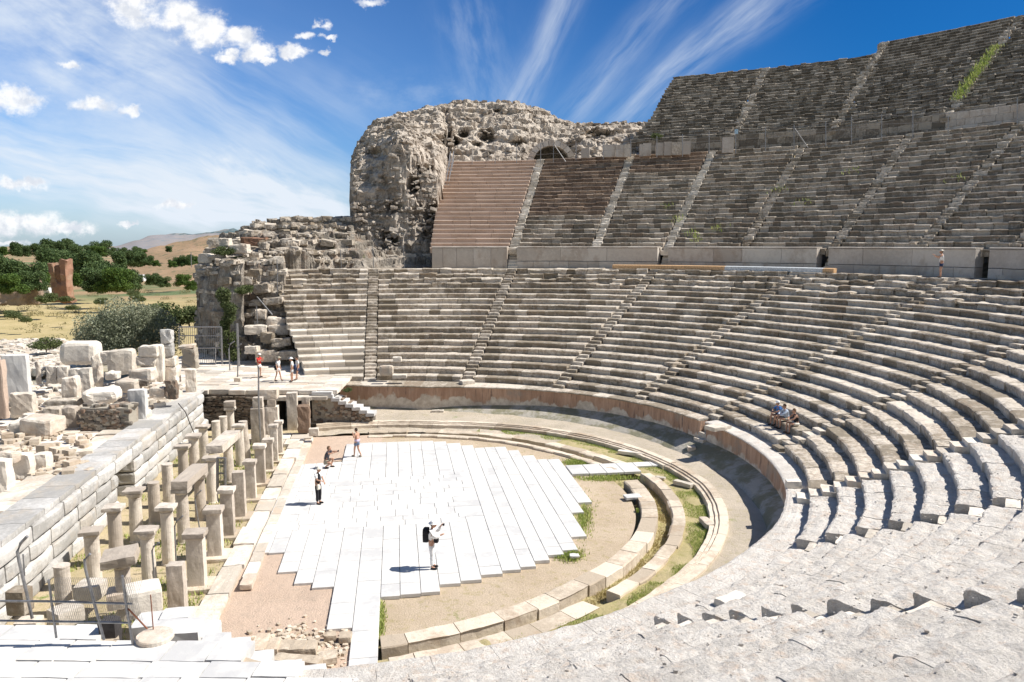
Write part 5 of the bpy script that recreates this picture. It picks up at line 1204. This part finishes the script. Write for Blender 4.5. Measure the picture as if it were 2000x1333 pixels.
blades('weed_tufts', 7000, fr2, .05, .16, M['grass'], 'green weed tufts along the stepped edge of the marble paving')
def fr3(r):
    th = r.uniform(-70, 15); x, y = pol(th, float(rg1o(th)) + r.uniform(.05, .55)); return float(x), float(y), -.5
blades('gutter_weeds', 9000, fr3, .08, .25, M['drygrass'], 'dry yellowish weeds growing inside the gutter trench')
def fr4(r):
    s_, t_ = r.uniform(-12.2, -6.6), r.uniform(20, 46); x, y = st(s_, t_)
    if fbm(np.array([[x, y, 3.]]), 1.5, 2)[0] < .12: return None
    return x, y, -.05
blades('colonnade_weeds', 6000, fr4, .06, .2, M['grass'], 'weeds and dry grass on the earth between the columns')
def fr5(r):
    k = r.random()
    if k < .8: th = 38.5 + r.gauss(0, .25); kk = r.uniform(3, 17); x, y = pol(th, rho3(kk, th)); return float(x), float(y), float(zrow3(kk)) + .1
    th, kk = r.choice([(60.3, 6), (55, 4), (57, 2), (62, 9), (50.6, 12), (47, 9), (44, 15), (33, 12), (58, 3)]); th += r.gauss(0, .5); kk += r.gauss(0, .4); x, y = pol(th, rho2(kk, th)); return float(x), float(y), float(zrow2(kk)) - .1
blades('weed_tufts', 1500, fr5, .10, .32, M['grass'], 'green weeds growing on the upper tiers and the overgrown stairway')
mb = MB(); rs = random.Random(31)
for j in range(3600):
    th = rs.uniform(-95, -18); kk = rs.uniform(.2, 15); kk = round(kk) + rs.gauss(0, .12) if rs.random() < .6 else kk
    x, y = pol(th, rho(kk, th)); k = rs.uniform(.008, .022) + rs.random() ** 10 * .04
    block(mb, (float(x), float(y), float(zrow(math.floor(kk))) - .01), (k * 1.6, k * 1.2, k * .8), rot=rs.random() * 3, n=1, rnd=.3, noise=0)
tag(mb.build('stone_crumbs', M['fore']), 'crumbled stone chips strewn over the worn foreground benches', 'rubble', kind='stuff')
# ---------------------------------------------------------------- people
def skinmesh(pts, edges, radii, root_i=0, lev=1):
    m = bpy.data.meshes.new('tmp'); m.from_pydata([tuple(p) for p in pts], edges, []); o = bpy.data.objects.new('tmp', m); COL.objects.link(o)
    sk = o.modifiers.new('s', 'SKIN'); sk.use_smooth_shade = True; sv = m.skin_vertices[0].data
    for i, r in enumerate(radii): sv[i].radius = (r, r) if not isinstance(r, tuple) else r; sv[i].use_root = (i == root_i)
    sb = o.modifiers.new('d', 'SUBSURF'); sb.levels = lev; sb.render_levels = lev
    dg = bpy.context.evaluated_depsgraph_get(); e = o.evaluated_get(dg); me = bpy.data.meshes.new_from_object(e); bpy.data.objects.remove(o)
    v = np.array([tuple(q.co) for q in me.vertices]); f = [list(p.vertices) for p in me.polygons]; bpy.data.meshes.remove(me); return v, f
SKIN = plain('skin', (.52, .30, .21), .6)
def clothm(nm, c): return plain(nm, c, .85)
MC = dict(white=clothm('white_cloth', (.80, .80, .80)), offwhite=clothm('cream_cloth', (.72, .68, .60)), black=clothm('black_cloth', (.02, .02, .025)), red=clothm('red_cloth', (.55, .035, .03)), navy=clothm('navy_cloth', (.035, .055, .13)), blue=clothm('blue_cloth', (.05, .16, .45)), pale=clothm('pale_blue_cloth', (.50, .58, .70)), grey=clothm('dark_grey_cloth', (.055, .055, .07)), denim=clothm('denim', (.15, .20, .30)), khaki=clothm('khaki_cloth', (.34, .31, .24)), floral=clothm('lilac_cloth', (.62, .52, .68)), hair=clothm('dark_hair', (.05, .03, .02)), hairl=clothm('brown_hair', (.16, .10, .06)), maroon=clothm('maroon_cloth', (.22, .03, .05)))
def lathe_at(c, prof, n=14, R=None):
    v = [];
    for r, z in prof:
        for k in range(n): a = 2 * math.pi * k / n; v.append((r * math.cos(a), r * 1.15 * math.sin(a), z))
    v = np.array(v)
    if R is not None: v = v @ np.array(R).T
    v = v + np.array(c); f = grid_faces(len(prof), n, True); f.append(list(range(n))[::-1]); f.append([(len(prof) - 1) * n + i for i in range(n)]); return v, f
def sphere(c, r, n=12, m=9):
    v = [];
    for i in range(m):
        a = math.pi * i / (m - 1)
        for j in range(n): b = 2 * math.pi * j / n; v.append((c[0] + r[0] * math.sin(a) * math.cos(b), c[1] + r[1] * math.sin(a) * math.sin(b), c[2] + r[2] * math.cos(a)))
    return np.array(v), grid_faces(m, n, True)
def person(loc, face, pose, label, hgt=1.75, top='white', legs='white', sleeve=True, shorts=False, hat=None, hair='hair', shoes='black', extra=(), group=None, k=1., cap=False, bare=False):
    """local frame: +x is where the person faces, +y their left, z up; all lengths for a 1.75 m adult"""
    J = {}
    P = pose; hip = P.get('hip', .93); lean = P.get('lean', 0.); cl, sl_ = math.cos(lean), math.sin(lean)
    def tor(x, y, z): return (x * cl + z * sl_, y, hip + z * cl - x * sl_)
    J['pel'] = (0, 0, hip); J['waist'] = tor(0, 0, .16); J['chest'] = tor(.01, 0, .36); J['neck'] = tor(0, 0, .52); hd = P.get('head', (.02, 0))
    nx, ny, nz = J['neck']; J['head0'] = (nx + .01 + hd[0] * .3, ny, nz + .06); J['head1'] = (nx + .03 + hd[0], ny + hd[1], nz + .15); J['head2'] = (nx + .02 + hd[0] * 1.3, ny + hd[1], nz + .24)
    for s_, c in (('l', 1), ('r', -1)):
        J['sh' + s_] = tor(0, .17 * c, .46); J['hp' + s_] = (0, .09 * c, hip - .03)
        J['el' + s_] = P['el' + s_]; J['ha' + s_] = P['ha' + s_]; J['kn' + s_] = P['kn' + s_]; J['an' + s_] = P['an' + s_]
        a = J['an' + s_]; fd = P.get('foot', (1, 0)); J['to' + s_] = (a[0] + .15 * fd[0], a[1] + .15 * fd[1], a[2] - .045)
    # hands: palm and five fingers
    for s_, c in (('l', 1), ('r', -1)):
        e = np.array(J['el' + s_]); h_ = np.array(J['ha' + s_]); d = (h_ - e) / np.linalg.norm(h_ - e); J['pa' + s_] = tuple(h_ + d * .05)
        side = np.cross(d, [0, 0, 1.]); side = side / (np.linalg.norm(side) + 1e-6); up = np.cross(side, d)
        for q in range(4): J['f%d%s' % (q, s_)] = tuple(h_ + d * (.12 + .015 * (1 - abs(q - 1.3) * .6)) + side * (q - 1.5) * .022 - up * .02)
        J['f4' + s_] = tuple(h_ + d * .07 + side * .05 * -c - up * .015)
    order = list(J.keys()); ix = {n_: i for i, n_ in enumerate(order)}
    E = [('pel', 'waist'), ('waist', 'chest'), ('chest', 'neck'), ('neck', 'head0')]
    Rd = dict(pel=.135, waist=.12, chest=.145, neck=.065, head0=.052, head1=.08, head2=.085)
    for s_ in 'lr':
        E += [('chest', 'sh' + s_), ('sh' + s_, 'el' + s_), ('el' + s_, 'ha' + s_), ('ha' + s_, 'pa' + s_), ('pel', 'hp' + s_), ('hp' + s_, 'kn' + s_), ('kn' + s_, 'an' + s_), ('an' + s_, 'to' + s_)] + [('pa' + s_, 'f%d%s' % (q, s_)) for q in range(5)]
        Rd.update({'sh' + s_: .062, 'el' + s_: .042, 'ha' + s_: .027, 'pa' + s_: .035, 'hp' + s_: .095, 'kn' + s_: .058, 'an' + s_: .038, 'to' + s_: .032}); Rd.update({'f%d%s' % (q, s_): .009 for q in range(5)})
    use = [n_ for n_ in order if n_ not in ('head1', 'head2')]; iu = {n_: i for i, n_ in enumerate(use)}
    v, f = skinmesh([J[n_] for n_ in use], [(iu[a], iu[b]) for a, b in E], [Rd[n_] for n_ in use], iu['pel'])
    hc = np.array(J['head1']); mbb = MB(); mbb.add(v, f)
    hv, hf = sphere((0, 0, 0), (.095, .076, .122), 16, 13)          # head with chin, nose and ears
    hv[:, 0] += np.where((hv[:, 2] < -.03) & (hv[:, 0] > 0), .012, 0); hv[:, 1] *= np.where(hv[:, 2] < -.04, .82, 1)
    nose = np.exp(-((hv[:, 1] / .02) ** 2 + ((hv[:, 2] + .012) / .03) ** 2)) * (hv[:, 0] > .05) * .028; hv[:, 0] += nose
    mbb.add(hv + hc, hf)
    for c in (1, -1): e_, ef = sphere(hc + np.array([-.005, .078 * c, -.005]), (.02, .012, .032), 6, 5); mbb.add(e_, ef)
    sc_ = hgt / 1.75 * k
    def fin(mb, name, mat, root, smooth=True):
        vv = np.concatenate(mb.v) * sc_; vv = rotz(vv, face) + np.array(loc); mb.v = [vv]; return mb.build(name, mat, root, smooth)
    root = thing('person', tuple(loc), label, 'person', group, face); fin(mbb, 'body', SKIN, root)
    mb = MB()
    for c in (1, -1): e_, ef = sphere(hc + np.array([.084, .032 * c, .012]), (.012, .014, .009), 6, 5); mb.add(e_, ef)
    e_, ef = sphere(hc + np.array([.088, 0, -.058]), (.010, .026, .006), 6, 5); mb.add(e_, ef); fin(mb, 'face_features', MC['hair'], root)
    def cloth(names, edges, grow, name, mat, rr={}):
        i2 = {n_: i for i, n_ in enumerate(names)}; v_, f_ = skinmesh([J[n_] if n_ in J else n_ for n_ in names], [(i2[a], i2[b]) for a, b in edges], [rr.get(n_, Rd.get(n_, .06)) + grow for n_ in names], 0); mb = MB(); mb.add(v_, f_); fin(mb, name, MC[mat], root)
    def mid(a, b, t): return tuple(np.array(J[a]) * (1 - t) + np.array(J[b]) * t)
    if not bare:
        nm = ['pel', 'waist', 'chest', 'neck', 'shl', 'shr']; ed = [('pel', 'waist'), ('waist', 'chest'), ('chest', 'neck'), ('chest', 'shl'), ('chest', 'shr')]
        for s_ in 'lr':
            J['sl' + s_] = mid('sh' + s_, 'el' + s_, .75 if sleeve != 'long' else 1.); Rd['sl' + s_] = .05; nm.append('sl' + s_); ed.append(('sh' + s_, 'sl' + s_))
            if sleeve == 'long': J['cu' + s_] = mid('el' + s_, 'ha' + s_, .85); Rd['cu' + s_] = .034; nm.append('cu' + s_); ed.append(('sl' + s_, 'cu' + s_))
        if not sleeve: nm = nm[:6] ; ed = ed[:5]
        cloth(nm, ed, .018, 'shirt', top, {'neck': .045})
    else: cloth(['waist', 'chest'], [('waist', 'chest')], .014, 'swim_top', top, {'waist': .11, 'chest': .12})
    nm = ['waist2', 'pel']; J['waist2'] = mid('pel', 'waist', .5); Rd['waist2'] = .122; ed = [('waist2', 'pel')]
    for s_ in 'lr':
        J['lg' + s_] = mid('hp' + s_, 'kn' + s_, .6 if shorts else 1.); Rd['lg' + s_] = .078 if shorts else .062; nm += ['hp' + s_, 'lg' + s_]; ed += [('pel', 'hp' + s_), ('hp' + s_, 'lg' + s_)]
        if not shorts: J['cf' + s_] = mid('kn' + s_, 'an' + s_, .92); Rd['cf' + s_] = .05; nm.append('cf' + s_); ed.append(('lg' + s_, 'cf' + s_))
    cloth(nm, ed, .018, 'shorts' if shorts else 'trousers', legs)
    for s_ in 'lr':
        a = np.array(J['an' + s_]); t_ = np.array(J['to' + s_]); mb = MB(); e_, ef = sphere((a + t_) / 2 + np.array([0, 0, -.025]), (.135, .05, .045), 10, 7); ang = math.atan2(t_[1] - a[1], t_[0] - a[0]); c0 = (a + t_) / 2; e_ = rotz(e_ - c0, ang) + c0; mb.add(e_, ef); fin(mb, 'shoe', MC[shoes], root)
    mb = MB(); e_, ef = sphere(hc + np.array([-.012, 0, .03]), (.1, .085, .115), 14, 10); keep = e_[:, 0] + hc[0] * 0 < 1e9; e_[:, 0] = np.where((e_[:, 0] > hc[0] + .03) & (e_[:, 2] < hc[2] + .06), hc[0] + .03, e_[:, 0]); mb.add(e_, ef); fin(mb, 'hair', MC[hair], root)
    if hat:
        mb = MB(); br = .1 if cap else .165; e_, ef = lathe_at(hc + np.array([0, 0, .05]), [(br, 0), (br, .012), (.1, .02), (.098, .06), (.08, .095), (.03, .11)]); mb.add(e_, ef)
        if cap: e_, ef = sphere(hc + np.array([.12, 0, .06]), (.07, .065, .012), 10, 6); mb.add(e_, ef)
        fin(mb, 'hat', MC[hat], root)
    for nm_, kind, c, s_, mt in extra:
        mb = MB()
        if kind == 'box': block(mb, (c[0], c[1], c[2] - s_[2] / 2), s_, n=4, rnd=.5, noise=0)
        else: e_, ef = sphere(c, s_, 12, 9); mb.add(e_, ef)
        fin(mb, nm_, MC[mt], root)
    return root
def G(px, py, z=.02): x, y = atz(px, py, z); return (x, y, z)
stand = dict(ell=(.02, .25, 1.13), elr=(.02, -.25, 1.13), hal=(.1, .25, .88), har=(.1, -.25, .88), knl=(.03, .1, .5), knr=(.03, -.1, .5), anl=(0, .11, .085), anr=(.02, -.11, .085))
def S(**k): d = dict(stand); d.update(k); return d
person(G(844, 1110), -.15, S(ell=(.16, .26, 1.28), hal=(.30, .17, 1.52), elr=(.2, -.22, 1.2), har=(.36, -.10, 1.28), lean=.02), 'man in white clothes and white hat aiming a small camera, with black backpack', 1.80, 'white', 'white', sleeve='long', hat='white', extra=[('backpack', 'box', (-.2, 0, 1.22), (.22, .32, .5), 'black'), ('camera', 'box', (.40, .14, 1.57), (.06, .11, .07), 'black'), ('camera_bag', 'box', (.19, -.08, 1.07), (.15, .2, .17), 'black'), ('belt_pouch', 'box', (.1, .18, .98), (.1, .1, .16), 'black')])
person(G(622, 984), -.35, S(elr=(.1, -.2, 1.16), har=(.24, -.1, 1.12), ell=(.08, .25, 1.15), hal=(.2, .2, .98), lean=.04), 'man with white shirt, dark trousers and pale hat standing on the paving', 1.75, 'white', 'black', hat='offwhite', hair='hair', extra=[('shoulder_bag', 'box', (.16, -.18, .85), (.1, .2, .24), 'offwhite'), ('vest', 'ball', (.06, -.05, 1.2), (.12, .14, .26), 'black')])
person(G(637, 914), -.1, S(hip=.36, lean=.25, ell=(.35, .2, .82), hal=(.58, .1, .86), elr=(.3, -.22, .8), har=(.55, -.08, .86), knl=(.36, .16, .48), anl=(.2, .16, .085), knr=(.34, -.16, .3), anr=(.0, -.14, .085)), 'man in dark shirt crouching on the paving and reaching out to photograph', 1.8, 'grey', 'khaki', shorts=True, hair='hairl', extra=[('camera', 'box', (.66, .0, .9), (.06, .12, .08), 'black')])
person(G(698, 893), 2.7, S(knl=(.14, .06, .5), anl=(.18, .05, .1), knr=(-.02, -.07, .5), anr=(-.22, -.08, .1), ell=(.0, .3, 1.2), hal=(.1, .22, 1.4), elr=(.03, -.26, 1.15), har=(.12, -.2, .98)), 'woman in lilac top and denim shorts walking on the far edge of the paving', 1.66, 'floral', 'denim', shorts=True, sleeve=False, bare=True, shoes='khaki', extra=[('waist_bag', 'box', (-.02, 0, 1.0), (.22, .3, .16), 'floral')])
person(G(507, 737, PZ + .03), -.4, S(ell=(.2, .22, 1.18), hal=(.32, .08, 1.4), elr=(.2, -.22, 1.18), har=(.32, -.05, 1.38)), 'person in red shirt, pale shorts and white cap standing on the far platform', 1.72, 'red', 'white', shorts=True, hat='white', cap=True)
person(G(543, 744, PZ + .03), -.2, S(lean=.15, knl=(.12, .1, .5), anl=(.2, .1, .085), knr=(-.02, -.1, .5), anr=(-.18, -.1, .085)), 'person in white shirt and shorts with straw hat, left of the walking pair', 1.72, 'white', 'white', shorts=True, hat='khaki', extra=[('bag', 'box', (-.02, -.25, .95), (.15, .1, .3), 'black')])
person(G(572, 746, PZ + .03), -2.9, S(lean=.05, knl=(.1, .1, .5), anl=(.08, .1, .085)), 'person in white shirt and white hat, right of the walking pair', 1.72, 'white', 'white', shorts=True, hat='white', extra=[('bag', 'box', (-.18, 0, 1.05), (.16, .3, .36), 'navy')])
person(G(582, 742, PZ + .03), -2.5, S(knl=(.1, .1, .5), anl=(.2, .1, .085)), 'person in dark shorts half hidden behind the pair in white', 1.65, 'white', 'navy', shorts=True, hair='hair')
xq, zq = atY(1837, 543, 50.5)
person((xq, 50.5, zq), 2.75, S(ell=(.24, .2, 1.3), hal=(.44, .1, 1.42), elr=(.1, -.22, 1.2), har=(.3, -.16, 1.3)), 'person in white top, dark shorts and pale hat standing below the upper podium wall', 1.85, 'white', 'navy', shorts=True, sleeve=False, hat='offwhite', hair='hairl')
sit = dict(hip=.10, lean=.25, ell=(.3, .22, .38), hal=(.48, .06, .30), elr=(.3, -.22, .38), har=(.48, -.06, .30), knl=(.46, .14, .16), knr=(.46, -.14, .16), anl=(.44, .12, -.30), anr=(.48, -.12, -.30))
zs = zrow(3)
def seatpos(px, k, back=.38):
    best = None
    for th in np.linspace(5, 30, 400):
        x, y = pol(th, rho(k, th) + back); zc = y * CP - (zrow(k) - H) * SP; p_ = 1000 + F * x / zc
        if best is None or abs(p_ - px) < best[0]: best = (abs(p_ - px), x, y, th)
    return (float(best[1]), float(best[2]), zrow(k) + .03), best[3]
for px, kk, lab, kw in [(1523, 2, 'leftmost of three sitting people, in blue shirt and white cap, hands on knees', dict(top='blue', legs='black', hat='white', cap=True, shoes='black')), (1537, 2, 'middle of three sitting people, in pale blue shirt, leaning forward', dict(top='pale', legs='khaki', hair='hair', shoes='black', sleeve='long')), (1556, 2, 'rightmost of three sitting people, in black top and white shorts', dict(top='black', legs='offwhite', hair='hairl', shoes='hairl', sleeve=False))]:
    pos, th = seatpos(px, kk); person(pos, rad(th) + math.pi + (.1 if px < 1530 else -.05), sit, lab, 1.75, shorts=True, group='three people sitting on the curved bench', **kw)
# ---------------------------------------------------------------- world, sun, camera
SUN_AZ, SUN_EL = 4.5, 50.5            # degrees from +X towards +Y
world = bpy.data.worlds.new('World'); sc.world = world; world.use_nodes = True
wt = world.node_tree; w = N(wt); bg = wt.nodes['Background']
sky = w.node('ShaderNodeTexSky', sky_type='NISHITA'); sky.sun_disc = False
sky.sun_elevation = rad(SUN_EL); sky.sun_rotation = rad(90 - SUN_AZ); sky.air_density = 1.0; sky.dust_density = .6; sky.ozone_density = 2.5
g = w.node('ShaderNodeTexCoord').outputs['Generated']; d = w.sep(g)
yy = w.m('MAXIMUM', d[1], .05); U = w.m('DIVIDE', d[0], yy); V = w.m('DIVIDE', d[2], yy)
front = w.mr(d[1], .05, .3)
def uvp(px, py):
    x, dy, dz = ray(px, py); return x / dy, dz / dy
def add(*a):
    r = a[0]
    for b in a[1:]: r = w.m('ADD', r, b)
    return r
mul = lambda *a: a[0] if len(a) == 1 else w.m('MULTIPLY', a[0], mul(*a[1:]))
def local(p0, p1):          # coordinates along / across the line p0 -> p1 (in units of its length)
    a = uvp(*p0); b = uvp(*p1); dx, dy = b[0] - a[0], b[1] - a[1]; L2 = dx * dx + dy * dy
    du = w.m('SUBTRACT', U, a[0]); dv = w.m('SUBTRACT', V, a[1])
    al = w.m('DIVIDE', add(mul(du, dx), mul(dv, dy)), L2); ac = w.m('DIVIDE', w.m('SUBTRACT', mul(dv, dx), mul(du, dy)), L2)
    return al, ac
def gauss(x, c, s_):
    t = w.m('DIVIDE', w.m('SUBTRACT', x, c), s_); return w.m('EXPONENT', mul(t, t, -1.))
WOB = w.m('SUBTRACT', w.noise(w.xyz(U, V, 0.), 6., 3), .5)
def band(p0, p1, wid, f_al, f_ac, amt, lo=.38, hi=.72, seed=0., c=0., e0=(-.3, .1), e1=(.9, 1.4)):
    al, ac = local(p0, p1)
    wob = w.m('MULTIPLY', WOB, wid * 2.)
    n = w.noise(w.xyz(mul(al, f_al), mul(add(ac, mul(WOB, .08)), f_ac), seed), 1., 5, .62)
    nn = w.mr(n, lo - .06, hi)
    return mul(nn, gauss(w.m('ADD', ac, wob), c, wid), w.mr(al, *e0), w.mr(al, e1[0], e1[1], 1., 0.), amt)
cl = [band((60, 0), (660, 330), .17, 1.1, 7, .8, .36, .74, 1.), band((0, 60), (620, 400), .10, 2, 9, .35, .4, .75, 6.),
      band((-100, 0), (300, 60), .5, 2, 4, .8, .30, .72, 9.), band((-60, 270), (680, 440), .10, 1.2, 8, 1.1, .34, .62, 2.), band((-60, 350), (620, 455), .05, 2, 14, .6, .35, .7, 3.),
      band((430, 310), (690, 420), .12, 3, 7, .6, .42, .70, 5.), band((900, 190), (700, 180), .18, 2, 3, .25, .4, .7, 8.),
      band((1005, 215), (1115, -20), .12, .9, 6, .62, .28, .7, 11.), band((1120, 220), (1330, -10), .11, 1, 7, .40, .34, .7, 12.), band((1225, 225), (1480, 0), .09, 1, 8, .62, .30, .7, 13.),
      band((1300, 160), (1560, -10), .08, 1, 8, .3, .36, .7, 14.), band((960, 190), (910, 20), .3, 1.5, 4, .25, .4, .72, 15.)]
def puff(pts, amt, sc_, lo, hi, seed):
    m = None; wu = w.m('ADD', U, mul(w.m('SUBTRACT', w.noise(w.xyz(U, V, seed), 38., 4, .6), .5), .045)); wv = w.m('ADD', V, mul(w.m('SUBTRACT', w.noise(w.xyz(U, V, seed + 9), 45., 4, .6), .5), .026))
    for px, py, rx, ry in pts:
        u0, v0 = uvp(px, py); a = w.m('DIVIDE', w.m('SUBTRACT', wu, u0), rx / 1500.); b = w.m('DIVIDE', w.m('SUBTRACT', wv, v0), ry / 1500.)
        q = w.m('EXPONENT', mul(add(mul(a, a), mul(b, b)), -1.)); m = q if m is None else w.m('MAXIMUM', m, q)
    n = w.noise(w.xyz(U, mul(V, 1.5), seed), sc_, 6, .64)
    return mul(w.mr(add(mul(m, .55), mul(n, .75)), lo - .04, hi + .06), w.mr(m, .03, .4), amt)
cum = puff([(260, 15, 60, 40), (350, 30, 60, 40), (400, 60, 60, 40), (470, 75, 50, 30), (500, 100, 40, 24), (570, 103, 36, 17), (445, 108, 34, 16), (520, 120, 20, 10)], 1., 26, .60, .80, 21.)
cum2 = puff([(30, 195, 66, 34), (178, 204, 46, 15), (255, 215, 32, 12), (730, 4, 36, 11), (623, 48, 17, 10), (600, 70, 22, 9), (632, 101, 13, 7), (135, 128, 26, 8), (640, 77, 16, 6)], .9, 34, .58, .82, 22.)
cum3 = puff([(40, 358, 62, 14), (60, 436, 85, 24), (345, 400, 36, 10), (130, 444, 60, 12), (250, 436, 26, 6), (20, 475, 40, 8), (-10, 440, 60, 30)], .9, 30, .55, .80, 23.)
cirrus = add(*cl)
hz = mul(w.mr(V, .0, .14, .75, 0., True), w.mr(U, -.1, -.6, .2, 1.))
skyc = sky.outputs[0]
# deep polarised blue towards the upper right, paler towards the left
tint = w.mix(w.mr(add(mul(U, 1.), mul(V, .9)), -.55, .75), (.70, .98, 1.36), (.05, .35, .72))
tint = w.mix(front, (.95, .90, .82), tint)
skyc = w.mix(1., skyc, tint, 'MULTIPLY')
K = 8.1
cov = w.m('MULTIPLY', w.m('ADD', mul(cirrus, .8), mul(hz, .35), clamp=True), front, clamp=True)
c1 = w.mix(cov, skyc, (.84 * K, .92 * K, 1.02 * K))
shade = w.noise(w.xyz(U, V, 3.), 40, 5)
cc = w.mix(w.mr(shade, .35, .6), (.80 * K, .84 * K, .92 * K), (1.15 * K, 1.15 * K, 1.15 * K))
c2 = w.mix(w.m('MULTIPLY', add(cum, cum2, cum3), front, clamp=True), c1, cc)
w.link(c2, bg.inputs['Color']); bg.inputs['Strength'].default_value = .085
sl = bpy.data.lights.new('sun', 'SUN'); sl.energy = 5.0; sl.angle = rad(.53); sl.color = (1, .95, .865)
so = bpy.data.objects.new('sun', sl); COL.objects.link(so)
dv = Vector((math.cos(rad(SUN_EL)) * math.cos(rad(SUN_AZ)), math.cos(rad(SUN_EL)) * math.sin(rad(SUN_AZ)), math.sin(rad(SUN_EL))))
so.rotation_euler = dv.to_track_quat('Z', 'Y').to_euler(); so.location = dv * 200
cam = bpy.data.cameras.new('camera'); cam.sensor_width = 36; cam.lens = 36 * F / 2000; cam.clip_end = 20000; cam.clip_start = .1
co = bpy.data.objects.new('camera', cam); COL.objects.link(co); co.location = (0, 0, H); co.rotation_euler = (math.pi / 2 - PITCH, 0, 0); sc.camera = co
sc.view_settings.view_transform = 'Standard'; sc.view_settings.look = 'None'; sc.view_settings.exposure = .46; sc.view_settings.gamma = 1
world.cycles.sampling_method = 'NONE'; sc.cycles.max_bounces = 4; sc.cycles.diffuse_bounces = 3; sc.cycles.transparent_max_bounces = 6
try: sc.cycles.use_denoising = True
except Exception: pass
